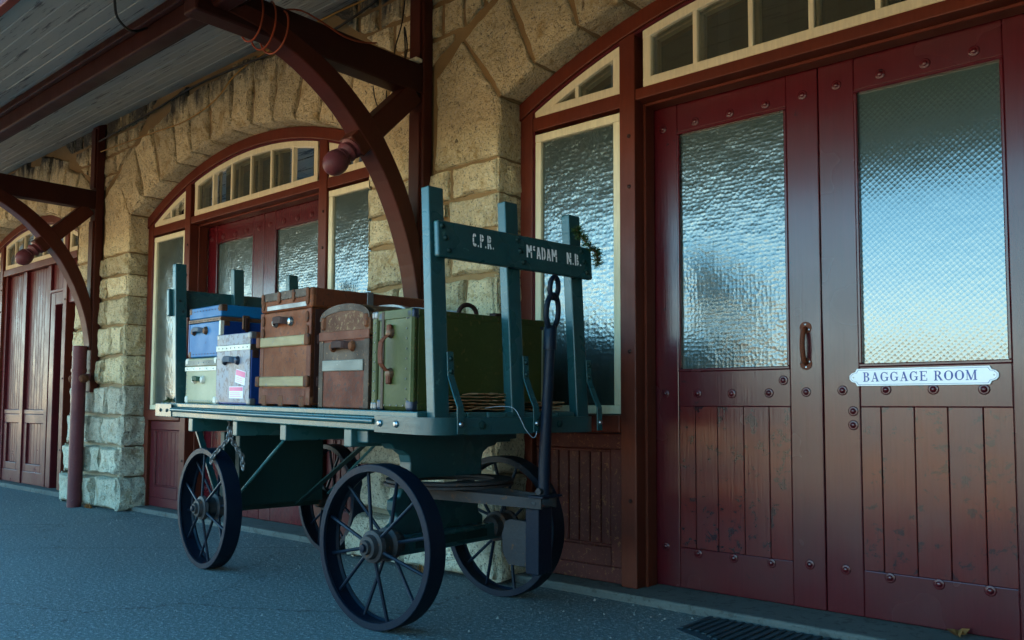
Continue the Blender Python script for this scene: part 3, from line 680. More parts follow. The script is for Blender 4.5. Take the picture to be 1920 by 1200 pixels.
TH, TK, SF = .085, .23, .065
def serif(g, ch, x, h):
    def L(a,b,c,d,w): g.line(x+a*h,b*h,x+c*h,d*h,w*h)
    def Z(a,b,c,d): g.hz(x+a*h,x+b*h,c*h,d*h)
    def C(cx,cy,rx,ry,a0,a1,w0=TH,w1=TK): g.arcs(x+cx*h,cy*h,rx*h,ry*h,a0,a1,w0*h,w1*h)
    g.arcs = g.arc
    if ch == 'B':
        Z(.12,.32,0,1); Z(0,.45,0,SF); Z(0,.45,1-SF,1); Z(.32,.45,.48,.48+TH)
        C(.42,.755,.34,.245,-90,90); C(.42,.275,.40,.275,-90,90); return .88
    if ch == 'A':
        L(.16,.02,.47,.98,.075); L(.45,.97,.80,.02,.21); Z(.25,.66,.29,.29+TH); Z(0,.34,0,SF); Z(.58,1.0,0,SF); return 1.0
    if ch == 'G':
        C(.50,.5,.48,.5,42,318); Z(.74,.93,.08,.45); Z(.58,1.02,.40,.40+SF); Z(.82,.89,.66,.98); return 1.05
    if ch == 'E':
        Z(.12,.32,0,1); Z(0,.86,0,SF+.01); Z(0,.83,1-SF-.01,1); Z(.32,.60,.47,.47+TH); Z(.80,.87,.0,.28); Z(.77,.84,.74,1); Z(.58,.64,.37,.65); return .92
    if ch == 'R':
        Z(.12,.32,0,1); Z(0,.45,0,SF); Z(0,.45,1-SF,1); C(.42,.75,.38,.25,-90,90); Z(.32,.45,.5,.5+TH); L(.50,.5,.84,.04,.2); Z(.70,1.02,0,SF); return 1.0
    if ch == 'O':
        C(.52,.5,.52,.5,0,360,TH,TK+.02); return 1.06
    if ch == 'M':
        Z(.12,.20,0,1); Z(.92,1.12,0,1); L(.18,.97,.60,.03,.19); L(.60,.03,.98,.97,.075); Z(0,.32,0,SF); Z(.80,1.24,0,SF); Z(0,.26,1-SF,1); Z(.98,1.24,1-SF,1); return 1.24
    return .45
def stencil(g, ch, x, h):
    W = .20
    def L(a,b,c,d): g.line(x+a*h,b*h,x+c*h,d*h,W*h)
    def C(cx,cy,rx,ry,a0,a1): g.arc(x+cx*h,cy*h,rx*h,ry*h,a0,a1,W*h,W*h,10)
    if ch == 'C': C(.30,.70,.28,.30,20,82); C(.30,.70,.28,.30,98,180); C(.30,.30,.28,.30,180,262); C(.30,.30,.28,.30,278,340); L(.105,.34,.105,.66); return .62
    if ch == 'P': L(.10,0,.10,.40); L(.10,.46,.10,1); C(.27,.73,.30,.27,-90,-8); C(.27,.73,.30,.27,8,90); return .62
    if ch == 'R': L(.10,0,.10,.40); L(.10,.46,.10,1); C(.27,.73,.30,.27,-90,-8); C(.27,.73,.30,.27,8,90); L(.34,.38,.52,0); return .66
    if ch == 'M': L(.10,0,.10,1); L(.72,0,.72,.46); L(.72,.54,.72,1); L(.16,.95,.39,.42); L(.66,.95,.43,.42); return .86
    if ch == 'A': L(.09,.0,.29,.95); L(.35,.95,.56,.0); g.hz(x+.24*h,x+.40*h,.24*h,.37*h); return .68
    if ch == 'D': L(.10,0,.10,1); C(.26,.68,.32,.32,0,80); C(.26,.32,.32,.32,280,360); g.hz(x+.41*h,x+.58*h,.32*h,.68*h); return .66
    if ch == 'N': L(.10,0,.10,1); L(.56,0,.56,.5); L(.56,.57,.56,1); L(.16,.93,.44,.22); return .70
    if ch == 'B': L(.10,0,.10,1); C(.25,.75,.28,.25,-80,-6); C(.25,.75,.28,.25,6,80); C(.25,.26,.32,.26,-80,-6); C(.25,.26,.32,.26,6,80); return .62
    if ch == 'c': C(.20,.80,.19,.20,40,170); C(.20,.80,.19,.20,190,320); return .42
    if ch == '.': g.arc(x+.09*h,.09*h,.09*h,.09*h,0,360,.089*h,.089*h,8); return .26
    return .3

# ------------------------------------------------------------------ sign on the door
sx0, sx1, sz0, sz1, sy = -1.429, -.811, 1.101, 1.181, YD-.004
SG = thing('door_sign', 'white enamel sign with blue serif lettering on the right door', 'sign', ((sx0+sx1)/2, sy, sz0))
zc = (sz0+sz1)/2; e = .034; hz = (sz1-sz0)/2
def plate(k):
    a, b, h = sx0+k, sx1-k, hz-k
    rt_ = [(b-.034,h),(b-.026,h*.62),(b-.010,h*.5),(b,h*.2),(b,-h*.2),(b-.010,-h*.5),(b-.026,-h*.62),(b-.034,-h)]
    lf = [(a+.034,-h),(a+.026,-h*.62),(a+.010,-h*.5),(a,-h*.2),(a,h*.2),(a+.010,h*.5),(a+.026,h*.62),(a+.034,h)]
    return [(x, zc+z) for x, z in rt_+lf]
P('sign_plate', MB().prism(plate(0), 1, sy, sy-.006), 'white_enamel', SG, bevel=.0015, seg=2)
A = plate(.006); B = plate(.0075); A.append(A[0]); B.append(B[0])
m = MB(); 
for i in range(len(A)-1): m.add([(A[i][0],sy-.0064,A[i][1]),(A[i+1][0],sy-.0064,A[i+1][1]),(B[i+1][0],sy-.0064,B[i+1][1]),(B[i][0],sy-.0064,B[i][1])], [(0,1,2,3)])
P('border_line', m, 'blue_ink', SG)
h = .0455; text = 'BAGGAGE ROOM'
def run(g, fn, text, h, track):
    x = 0
    for ch in text: x += (fn(g, ch, x, h) + track)*h
    return x - track*h
wid = run(Glyphs(lambda u,v,e: (0,0,0)), serif, text, h, .13)
x00 = (sx0+sx1)/2 - .01; sc_ = .475/wid
xx = 0
for ch in text:
    g = Glyphs(lambda u,v,e: (x00+(u-wid/2)*sc_, sy-.0066-e, zc-.020+v*.95)); xx += (serif(g, ch, xx, h)+.13)*h
    if g.m.v: P('letter', g.m, 'blue_ink', SG)
for xx in (sx0+.018, sx1-.018): P('screw', MB().lathe([(0,.004),(-.002,.0035)], (xx,sy-.0062,zc), (0,1,0), 8), 'bolt_metal', SG)

# ------------------------------------------------------------------ baggage cart
CO = Vector((-4.935, 2.71, 0)); CM = Matrix.Translation(CO) @ Matrix.Rotation(R_(-6.0), 4, 'Z')
CART = thing('baggage_cart', 'dark green four wheeled station baggage cart loaded with old trunks', 'cart', (.95,.465,0), CM)
XF, XR, YN, YW = 2.40, -.64, -.05, .99
def dz(x): return .975 + (XF-x)*.0155
def sbox(m, x0, x1, y0, y1, t, b):   # box following the deck slope; t, b offsets from deck top
    return m.hexa([(x0,y0,dz(x0)+b),(x1,y0,dz(x1)+b),(x1,y1,dz(x1)+b),(x0,y1,dz(x0)+b),(x0,y0,dz(x0)+t),(x1,y0,dz(x1)+t),(x1,y1,dz(x1)+t),(x0,y1,dz(x0)+t)])
deck = P('deck', sbox(MB(), XR+.06, XF-.06, .02, .92, -.03, -.05), 'teal_dark', CART)
n = 9; yy0, yy1 = YN+.012, YW-.012
for i in range(n):
    a = yy0+(yy1-yy0)*i/n; b = yy0+(yy1-yy0)*(i+1)/n
    P('deck_plank', sbox(MB(), XR+.03+rng.uniform(0,.01), XF-.05-rng.uniform(0,.01)-(.06 if i in (0,n-1) else 0), a+.002, b-.002, 0, -.028), 'teal_worn', deck, bevel=.005)
P('side_rail', sbox(MB(), XR, XF-.12, YN, YN+.05, -.0285, -.09), 'teal_worn', CART, bevel=.005)
P('side_rail', sbox(MB(), XR, XF-.12, YW-.05, YW, -.0285, -.09), 'teal', CART, bevel=.005)
P('end_rail', sbox(MB(), XR, XR+.05, YN+.051, YW-.051, -.0285, -.09), 'teal', CART, bevel=.005)
# rounded iron-bound front end
def band(off, k=8):
    pts = [(1.99, YN-off)]
    for i in range(k+1):
        a = R_(-90+90*i/k); pts.append((XF-.11+(.11+off)*math.cos(a), YN+.11+(.11+off)*math.sin(a)))
    for i in range(k+1):
        a = R_(0+90*i/k); pts.append((XF-.11+(.11+off)*math.cos(a), YW-.11+(.11+off)*math.sin(a)))
    pts.append((1.99, YW+off)); return pts
A, B = band(.006), band(-.045); m = MB(); n = len(A)
vs = []
for q, t in ((A,-.022),(B,-.022),(A,-.095),(B,-.095)): vs += [(x,y,dz(x)+t) for x,y in q]
fs = []
for i in range(n-1): fs += [(i,i+1,n+i+1,n+i),(2*n+i,3*n+i,3*n+i+1,2*n+i+1),(i,2*n+i,2*n+i+1,i+1),(n+i,n+i+1,3*n+i+1,3*n+i)]
fs += [(0,n,3*n,2*n),(n-1,3*n-1,4*n-1,2*n-1)]
fe = P('front_end_rail', m.add(vs, fs), 'teal', CART, smooth=True)
P('rear_strap', sbox(MB(), XR-.006, XR+.27, YN-.006, YN-.0005, -.006, -.092), 'teal_worn', CART, bevel=.003)
P('rubbing_strip', MB().tube([(XR+.275,YN-.004,dz(XR)-.048),(.8,YN-.004,dz(.8)-.048),(1.985,YN-.004,dz(1.985)-.048)], .014, 10), 'teal', CART, smooth=True)
def bolt(parent, x, y, z, axis, r=.014, mat='bolt_metal', name='bolt', hh=.008):
    return P(name, MB().lathe([(0,r),(hh*.5,r*.95),(hh,r*.55),(hh*1.05,r*.1)], (x,y,z), axis, 12), mat, parent, smooth=True)
for x in (2.035, 2.16): bolt(fe, x, YN-.006, dz(x)-.055, (0,-1,0), .016, hh=.012)
for x in (XR+.09, XR+.20): bolt(CART, x, YN-.006, dz(x)-.05, (0,-1,0), .012, 'teal_dark')
for y in (.22,.70): bolt(fe, XF+.006, y, dz(XF)-.055, (1,0,0), .018, 'teal_dark', hh=.012)
BX = [(-.135,-.072),(.503,.558),(1.073,1.136),(1.703,1.768)]
for a, b in BX: P('cross_beam', sbox(MB(), a, b, YN+.015, YW-.015, -.091, -.175), 'teal_worn', CART, bevel=.005)
P('long_beam', sbox(MB(), -.4, 2.3, .28, .33, -.0915, -.1745).v and sbox(MB(), -.4, 2.3, .28, .33, -.052, -.09), 'teal_dark', CART)
# front stakes with board
LEAN = (2.292-2.352)/(1.955-.975)
def stake(y, w_, xb, lean, ztop, t=.056):
    z0 = .92; x0 = xb; x1 = xb+lean*(ztop-.975)
    return MB().hexa([(x0-t,y,z0),(x0,y,z0),(x0,y+w_,z0),(x0-t,y+w_,z0),(x1-t,y,ztop),(x1,y,ztop),(x1,y+w_,ztop),(x1-t,y+w_,ztop)])
SY = [.006,.452,.886]
for i, y in enumerate(SY):
    s = P('front_stake', stake(y, .082, 2.350, LEAN, 1.955+.006*i), 'teal', CART, bevel=.006)
    yb = y+.066; xs_ = lambda z: 2.350+LEAN*(z-.975)
    path = [(xs_(1.235)+.004,1.235),(xs_(1.13)+.004,1.13),(2.385,1.045),(2.4105,1.00),(2.4125,.885)]
    A = [(p[0],p[1]) for p in path]; B = [(p[0]+.008,p[1]) for p in path]
    st = P('stake_brace', MB().strip(A, B, 1, yb, yb+.036), 'teal', s, bevel=.002, seg=1)
    for z in (1.205,1.15): bolt(st, xs_(z)+.012, yb+.018, z, (1,0,0), .012, 'teal_dark', hh=.01)
    bolt(st, 2.4205, yb+.018, .925, (1,0,0), .012, hh=.01)
def xs_(z): return 2.350+LEAN*(z-.975)
zb0, zb1 = 1.640, 1.802
EB = P('end_board', MB().hexa([(xs_(zb0)+.001,.022,zb0),(xs_(zb0)+.036,.022,zb0),(xs_(zb0)+.036,1.005,zb0),(xs_(zb0)+.001,1.005,zb0),(xs_(zb1)+.001,.022,zb1),(xs_(zb1)+.036,.022,zb1),(xs_(zb1)+.036,1.005,zb1),(xs_(zb1)+.001,1.005,zb1)]), 'teal', CART, bevel=.01, seg=3)
def on_board(y0, z0): return lambda u, v, e: (xs_(z0+v)+.0368+e, y0+u, z0+v)
for txt, y0, z0, h, wmax in (('C.P.R.', .215, 1.708, .060, .128), ('McADAM', .545, 1.700, .060, .205), ('N.B.', .818, 1.700, .058, .106)):
    wd = run(Glyphs(lambda u,v,e: (0,0,0)), stencil, txt, h, .12); k = wmax/wd
    xx = 0
    for ch in txt:
        g = Glyphs(lambda u, v, e, y0=y0, z0=z0, k=k: (xs_(z0+v)+.0368+e, y0+u*k, z0+v)); xx += (stencil(g, ch, xx, h)+.12)*h
        P('letter', g.m, 'white_ink', EB)
for y in (.046,.488,.925):
    for j, z in enumerate((1.775,1.725,1.672)):
        bolt(EB, xs_(z)+.036, y+.017*j, z, (1,0,0), .013, 'teal_dark', hh=.011)
# rear stakes
for i, y in enumerate((-.005,.405,.83)):
    s = P('rear_stake', stake(y, .076, -.42, -.075, 1.955+.006*i, .055), 'teal', CART, bevel=.006)
    for z in (1.70,1.63):
        xx = -.42-.075*(z-.975)
        P('bolt_hole', MB().lathe([(0,.009),(.001,.009)], (xx+.0005,y+.03+(.02 if z < 1.65 else 0),z), (1,0,0), 10), 'black_cable', s)
def xr_(z): return -.42-.055-.075*(z-.975)
P('rear_board', MB().hexa([(xr_(1.60)-.035,-.03,1.60),(xr_(1.60)-.001,-.03,1.60),(xr_(1.60)-.001,1.0,1.60),(xr_(1.60)-.035,1.0,1.60),(xr_(1.785)-.035,-.03,1.785),(xr_(1.785)-.001,-.03,1.785),(xr_(1.785)-.001,1.0,1.785),(xr_(1.785)-.035,1.0,1.785)]), 'teal', CART, bevel=.008)
# running gear, rear
rb = P('rear_bolster', MB().box(.10,.16,.17,.76,.38,dz(.1)-.176).box(-.12,-.06,.17,.76,.38,dz(.1)-.176).box(-.059,.099,.18,.75,.40,.46), 'teal_dark', CART, bevel=.006)
P('rear_axle', MB().box(-.04,.04,.12,.86,.335,.405), 'teal_dark', CART, bevel=.008)
for y in (.14,.80):
    P('brace_rod', MB().tube([(.16,y,.42),(.8,y,.815)], .009, 8), 'teal_worn', CART, smooth=True)
P('flat_brace', MB().hexa([(.17,.55,.37),(.19,.55,.37),(.19,.59,.37),(.17,.59,.37),(.95,.60,.82),(.97,.60,.82),(.97,.64,.82),(.95,.64,.82)]), 'teal_dark', CART)
P('flat_brace', MB().hexa([(-.15,.16,.40),(-.13,.16,.40),(-.13,.20,.40),(-.15,.20,.40),(-.52,.16,.85),(-.50,.16,.85),(-.50,.20,.85),(-.52,.20,.85)]), 'teal', CART)
# wheels
def wheel_parts():
    W = .10
    rim = [(0,.366),(.003,.369),(W-.003,.369),(W,.366),(W,.337),(W-.010,.334),(W-.02,.343),(.02,.343),(.010,.334),(0,.337)]
    mr = MB().lathe(rim, (0,0,.369), (0,1,0), 64, True).mesh('rim')
    hub = [(-.045,.012),(-.045,.030),(-.03,.034),(-.028,.05),(-.005,.056),(0,.072),(.02,.076),(.03,.062),(.08,.060),(.09,.078),(.115,.078),(.12,.062),(.16,.055),(.17,.03),(.17,.01)]
    mh = MB().lathe(hub, (0,0,.369), (0,1,0), 24).mesh('hub')
    sp = []
    for k in range(12):
        a = R_(30*k+8); c, s_ = math.cos(a), math.sin(a); yh = .012 if k % 2 else .10; yr = .04 if k % 2 else .06
        sp.append(MB().tube([(.06*c,yh,.369+.06*s_),(.344*c,yr,.369+.344*s_)], [.0085,.0085], 8).mesh('spoke'))
    cap = MB().lathe([(-.05,.02),(-.058,.016),(-.06,.004)], (0,0,.369), (0,1,0), 8).mesh('axle_nut')
    for me in [mr, mh, cap]+sp:
        me.materials.append(MAT['iron'] if me is not mh else MAT['iron_rusty'])
        for p in me.polygons: p.use_smooth = True
        try: me.set_sharp_from_angle(angle=R_(35))
        except Exception: pass
    return mr, mh, cap, sp
WP = wheel_parts()
TURN = Matrix.Translation((1.855,.465,0)) @ Matrix.Rotation(R_(8.4), 4, 'Z')
def wheel(mw, phase):
    rim = bpy.data.objects.new('wheel', WP[0]); col.objects.link(rim); rim.parent = CART
    rim.matrix_parent_inverse = Matrix.Translation(-Vector(CART['_base'])); rim.matrix_basis = mw @ Matrix.Translation((0,0,.369)) @ Matrix.Rotation(R_(phase), 4, 'Y') @ Matrix.Translation((0,0,-.369))
    for nm, me in [('hub',WP[1]),('axle_nut',WP[2])]+[('spoke',q) for q in WP[3]]:
        o = bpy.data.objects.new(nm, me); col.objects.link(o); o.parent = rim
    return rim
flip = Matrix.Rotation(math.pi, 4, 'Z')
wheel(Matrix.Translation((0,0,0)), 0); wheel(Matrix.Translation((0,.965,0)) @ flip, 15)
wheel(TURN @ Matrix.Translation((0,-.492,0)), -4); wheel(TURN @ Matrix.Translation((0,.492,0)) @ flip, 20)
# front running gear (turned with the steering)
def PT(name, mb, mat, **k):
    q = MB(); q.v = [tuple(TURN @ Vector(v)) for v in mb.v]; q.f = mb.f
    return P(name, q, mat, CART, **k)
og = [(-.47,0),(.47,0),(.47,-.06),(.34,-.065),(.32,-.09),(.27,-.10),(.235,-.125),(.225,-.16),(.225,-.236),(-.225,-.236),(-.225,-.16),(-.235,-.125),(-.27,-.10),(-.32,-.09),(-.34,-.065),(-.47,-.06)]
P('front_bolster', MB().prism([(.465+y, dz(1.8)-.094+z) for y, z in og], 0, 1.7685, 1.86), 'teal', CART, bevel=.006)
zf5 = .635
fw5 = P('turntable', MB().lathe([(0,.22),(0,.315),(.012,.315),(.012,.22)], (1.88,.465,zf5), (0,0,1), 48, True), 'iron_rusty', CART, smooth=True)
PT('turntable_plate', MB().lathe([(0,.25),(0,.32),(.012,.32),(.012,.25)], (.015,0,zf5-.018), (0,0,1), 48, True), 'iron_rusty', smooth=True)
og2 = [(-.33,.0),(.33,.0),(.33,.06),(.30,.075),(.29,.11),(.31,.14),(.31,.185),(.275,.20),(.25,.245),(-.25,.245),(-.275,.20),(-.31,.185),(-.31,.14),(-.29,.11),(-.30,.075),(-.33,.06)]
PT('sand_board', MB().prism([(y,.37+z) for y, z in og2], 0, -.10, -.046), 'teal', bevel=.006)
PT('front_axle', MB().box(-.045,.035,-.39,.39,.31,.395), 'teal', bevel=.01)
PT('front_axle_plate', MB().box(.037,.045,-.26,.26,.335,.375), 'teal_dark', bevel=.002)
for y in (-.055,.055):
    ys = y-.14*(1 if y < 0 else -1)
    PT('hound_bar', MB().hexa([(-.05,ys-.006,.565),(.63,y-.006,.545),(.63,y+.006,.545),(-.05,ys+.006,.565),(-.05,ys-.006,.615),(.63,y-.006,.592),(.63,y+.006,.592),(-.05,ys+.006,.615)]), 'iron_rusty')
PT('hound_cap', MB().box(.57,.65,-.075,.075,.593,.603), 'iron', bevel=.002)
PT('drag_shoe', MB().box(.535,.61,-.052,.052,.25,.544), 'iron', bevel=.006)
q = [(.0,0),(-.13,.0),(-.165,.05),(-.17,.14),(-.15,.2),(-.12,.21),(0,.205)]
PT('shoe_plate', MB().prism([(.5345+u, .27+v) for u, v in q], 1, -.012, .012), 'iron_rusty', bevel=.004)
for y in (-.062,.062): PT('pivot_bolt', MB().lathe([(0,.016),(.006,.015),(.01,.005)], (.59,y,.568), (0,1 if y>0 else -1,0), 10), 'iron_rusty', smooth=True)
# tow handle standing upright
PT('tow_pole', MB().tube([(.600,0,.585),(.604,0,.75),(.618,0,1.0),(.634,0,1.25),(.640,0,1.37)], [.027,.027,.025,.022,.019], 14), 'iron', smooth=True)
lp = [(.648+.006*math.sin(R_(k)), .046*math.cos(R_(k)), 1.432+.078*math.sin(R_(k))) for k in range(0,361,20)]
PT('tow_loop', MB().tube(lp, .013, 10, cap=False), 'iron', smooth=True)
lp = [(.658+.004*math.sin(R_(k)), .032*math.cos(R_(k)), 1.542+.048*math.sin(R_(k))) for k in range(0,361,20)]
PT('tow_ring', MB().tube(lp, .0125, 10, cap=False), 'iron', smooth=True)
PT('pole_ferrule', MB().lathe([(0,.030),(.10,.028),(.11,.022)], (.634,0,1.26), (.04,0,1), 14), 'iron', smooth=True)
PT('pole_pin', MB().lathe([(-.045,.015),(.045,.015)], (.602,0,.62), (0,1,0), 10), 'iron_rusty', smooth=True)
# chain draped over the rear wheel
def chain(parent, pts, n, mat):
    acc = [0]
    for i in range(1, len(pts)): acc.append(acc[-1]+(Vector(pts[i])-Vector(pts[i-1])).length)
    def at(s):
        for i in range(1, len(pts)):
            if s <= acc[i]: t = (s-acc[i-1])/(acc[i]-acc[i-1]); return Vector(pts[i-1]).lerp(Vector(pts[i]), t)
        return Vector(pts[-1])
    for k in range(n):
        s = acc[-1]*(k+.5)/n; p = at(s); d = (at(min(s+.01,acc[-1]))-at(max(s-.01,0))).normalized()
        a = Vector((0,1,0)) if abs(d.y) < .8 else Vector((1,0,0)); u = d.cross(a).normalized(); v = d.cross(u)
        ww = u if k % 2 else v; L = acc[-1]/n*.78
        P('chain_link', MB().tube([p + d*L*math.sin(R_(q)) + ww*.012*math.cos(R_(q)) for q in range(0,361,45)], .0052, 6, cap=False), mat, parent, smooth=True)
hk = P('chain_hook', MB().tube([(.31,.035,dz(.3)-.085),(.31,.035,dz(.3)-.13)], .007, 8).lathe([(0,.014),(.02,.012)], (.31,.035,dz(.3)-.105), (0,0,1), 10), 'iron_rusty', CART, smooth=True)
chain(hk, [(.31,.035,.875),(.305,.03,.80),(.20,-.012,.70),(.17,-.014,.655)], 12, 'steel_grey')
chain(hk, [(.31,.04,.875),(.315,.045,.80),(.33,.108,.70),(.34,.112,.62)], 12, 'steel_grey')

# ------------------------------------------------------------------ trunks
TILT = Matrix.Rotation(math.atan(.0155), 4, 'Y')
def trunk(name, label, x0, x1, y0, y1, zb):
    xm = (x0+x1)/2; b = Vector((xm,(y0+y1)/2,zb)); o = bpy.data.objects.new(name, None); col.objects.link(o); o.empty_display_size = .1
    o.matrix_world = CM @ Matrix.Translation(b) @ TILT; o['_base'] = tuple(b); return tag(o, label, 'trunk', 'trunks on the baggage cart')
def slab(o, nm, mat, x0,x1,y0,y1,z0,z1, bv=.003): return P(nm, MB().box(x0,x1,y0,y1,z0,z1), mat, o, bevel=bv, seg=1)
def strap_handle(o, x0, x1, y, z, mat, plate_mat, vertical=False, r=.013, bulge=.035):
    n = 12; A, B = [], []; hw_ = r*1.15
    for i in range(n+1):
        t = i/n; d = bulge*min(1, math.sin(math.pi*t)*1.6)+.006; u = x0+(x1-x0)*t
        sag = .010*math.sin(math.pi*t)
        A.append((u, y-d, sag)); B.append((u, y-d+.008, sag))
    m = MB(); vs = []
    for q, o_ in ((A,-hw_),(B,-hw_),(A,hw_),(B,hw_)):
        vs += [((u, v, z+sg+o_) if not vertical else (z-sg*1.6+o_, v, u)) for u, v, sg in q]
    k = n+1; fs = []
    for i in range(n): fs += [(i,i+1,k+i+1,k+i),(2*k+i,3*k+i,3*k+i+1,2*k+i+1),(i,2*k+i,2*k+i+1,i+1),(k+i,k+i+1,3*k+i+1,3*k+i)]
    fs += [(0,k,3*k,2*k),(k-1,3*k-1,4*k-1,2*k-1)]
    h = P('handle', m.add(vs, fs), mat, o, bevel=.003, seg=1)
    for e in (x0, x1):
        c = (e, y-.002, z) if not vertical else (z, y-.002, e)
        P('handle_mount', MB().lathe([(.002,.027),(-.004,.026),(-.016,.018),(-.020,.004)], c, (0,1,0), 12), plate_mat, h, smooth=True)
    return h
def corner(o, x, y, z, sx_, sy_, sz_, s, mat):   # three-way corner cap
    e = .003
    m = MB().box(*sorted((x+sx_*e,x-sx_*s)), *sorted((y+sy_*e,y-sy_*s)), *sorted((z+sz_*e,z-sz_*s*1.0)))
    return P('corner_cap', m, mat, o, bevel=s*.28, seg=3)
def studs(o, pts, mat, r=.0045, axis=(0,-1,0)):
    m = MB()
    for p in pts: m.lathe([(0,r),(.002,r*.8),(.003,r*.2)], p, axis, 6)
    s_ = P('studs', m, mat, o); s_['kind'] = 'stuff'; return s_
def four_corners(o, x0, x1, y0, y1, z0, z1, s, mat, tops=True, bots=True):
    for x, sx_ in ((x0,-1),(x1,1)):
        if tops: corner(o, x, y0, z1, sx_, -1, 1, s, mat)
        if bots: corner(o, x, y0, z0, sx_, -1, -1, s, mat)
    corner(o, x1, y1, z1, 1, 1, 1, s, mat)
F = .03
# cream case
x0,x1,y0,y1,z0,z1 = -.372,.108,F+.005,.72,dz(-.13)+.002,1.303
o = trunk('cream_trunk', 'low cream trunk with green handle beneath the blue trunk', x0,x1,y0,y1,z0)
slab(o,'body','cream_case',x0,x1,y0,y1,z0,z1-.065,.008); slab(o,'lid','cream_case',x0-.002,x1+.002,y0-.003,y1+.002,z1-.055,z1,.008)
slab(o,'lid_band','cream_metal',x0-.003,x1+.003,y0-.007,y0-.0035,z1-.082,z1-.054); slab(o,'lip','brass_old',x0,x1,y0-.001,y1,z1-.0648,z1-.0552,.001)
slab(o,'top_band','slat_grey',x0-.003,x1+.003,y0-.006,y0-.0033,z1-.048,z1-.012,.002)
four_corners(o,x0,x1,y0-.004,y1,z0,z1,.045,'cream_metal'); strap_handle(o,-.22,-.09,y0,1.165,'handle_green','cream_metal',bulge=.03)
studs(o,[(x0+.04+k*.1,y0-.0075,z1-.068) for k in range(5)]+[(x0+.05+k*.08,y0-.0065,z1-.03) for k in range(6)]+[(x0+.02,y0-.001,z0+.03+k*.03) for k in range(6)]+[(x0+.03+k*.03,y0-.001,z0+.015) for k in range(14)],'bolt_metal')
# blue trunk on top of it
x0,x1,y0,y1,z0,z1 = -.325,.160,F,.74,1.3075,1.628
o = trunk('blue_trunk', 'bright blue trunk with rusty corners stacked on the cream trunk', x0,x1,y0,y1,z0)
slab(o,'body','blue_fibre',x0,x1,y0,y1,z0,z1-.10,.006); slab(o,'lid','blue_fibre',x0,x1,y0,y1,z1-.075,z1,.006)
slab(o,'lid_band','brass_old',x0-.003,x1+.003,y0-.004,y1+.003,z1-.0995,z1-.0755,.002)
slab(o,'corner_strip','cream_metal',x1-.02,x1+.0025,y0-.0025,y0+.02,z0+.05,z1-.10,.001); slab(o,'corner_strip','blue_deep',x0-.0025,x0+.014,y0-.0025,y0+.02,z0+.02,z1-.10,.001)
slab(o,'dark_side_face','blue_deep',x1,x1+.002,y0+.02,y1-.01,z0+.01,z1-.105,.0005)  # shade on the right side put into a deeper blue
four_corners(o,x0,x1,y0,y1,z0,z1,.045,'brass_old'); strap_handle(o,-.235,-.055,y0,1.475,'handle_blue','brass_old',bulge=.03)
lk = slab(o,'lock','brass_old',x1+.001,x1+.012,.165,.215,z1-.15,z1-.06,.01); P('lock_hasp', MB().box(x1+.012,x1+.02,.18,.2,z1-.165,z1-.075), 'dark_leather', lk, bevel=.005)
slab(o,'bracket_plate','brass_old',x1+.0025,x1+.006,y0+.02,y0+.055,z1-.13,z1-.10,.001)
studs(o,[(x0+.04+k*.045,y0-.0015,z) for k in range(10) for z in (z0+.02,z1-.025)]+[(x0+.03+k*.045,y0-.0045,z1-.088) for k in range(11)],'brass_old')
# silver fronted trunk
x0,x1,y0,y1,z0,z1 = .121,.580,F-.005,.70,dz(.35)+.002,1.431
x0 = .124
o = trunk('silver_trunk', 'silvery fronted blue trunk with pink labels left of the tall brown trunk', x0,x1,y0,y1,z0)
slab(o,'body','blue_deep',x0,x1,y0+.004,y1,z0,z1-.095,.006); slab(o,'lid','blue_deep',x0,x1,y0+.004,y1,z1-.0945,z1,.006)
slab(o,'front_sheet','silver_front',x0+.003,x1-.003,y0-.001,y0+.0035,z0+.012,z1-.10,.001); slab(o,'lid_sheet','silver_front',x0+.003,x1-.003,y0-.001,y0+.0035,z1-.068,z1-.004,.001)
slab(o,'lid_band','cream_metal',x0-.003,x1+.003,y0-.005,y0-.0013,z1-.103,z1-.07,.002); slab(o,'side_band','tin_grey',x1,x1+.004,y0,.4,z1-.105,z1-.07,.002)
four_corners(o,x0,x1,y0,y1,z0,z1,.042,'steel_grey'); strap_handle(o,.25,.42,y0-.001,1.268,'handle_blue','steel_blue',bulge=.03,r=.016)
corner(o,x1+.003,y0+.03,z1,1,-1,1,.05,'rust'); slab(o,'side_clasp','dark_leather',x1,x1+.006,y0+.01,y0+.05,z1-.15,z1-.105,.004)
def sticker(nm, xa, xb, za, zb, rot, split):
    c = Vector(((xa+xb)/2,(za+zb)/2)); mt = Matrix.Rotation(rot,2)
    def q(a,b,c1,d): return [tuple(c+mt@(Vector(p)-c)) for p in ((a,c1),(b,c1),(b,d),(a,d))]
    s_ = P(nm, MB().prism(q(xa,xb,za,zb),1,y0-.0016,y0-.0012), 'sticker_white', o)
    zs = za+(zb-za)*split
    P('label_print', MB().prism(q(xa+.004,xb-.004,zs,zb-.004),1,y0-.0021,y0-.0018), 'sticker_pink', s_)
    for k in range(3): P('label_print', MB().prism(q(xa+.01,xb-.02-k*.01,za+(zs-za)*(.2+.25*k),za+(zs-za)*(.27+.25*k)),1,y0-.0021,y0-.0018), 'sticker_pink', s_)
sticker('label',.395,.525,1.130,1.21,-.16,.55); sticker('label',.315,.50,1.045,1.115,.0,.62)
studs(o,[(x0+.04+k*.055,y0-.0055,z1-.087) for k in range(8)],'dark_leather')
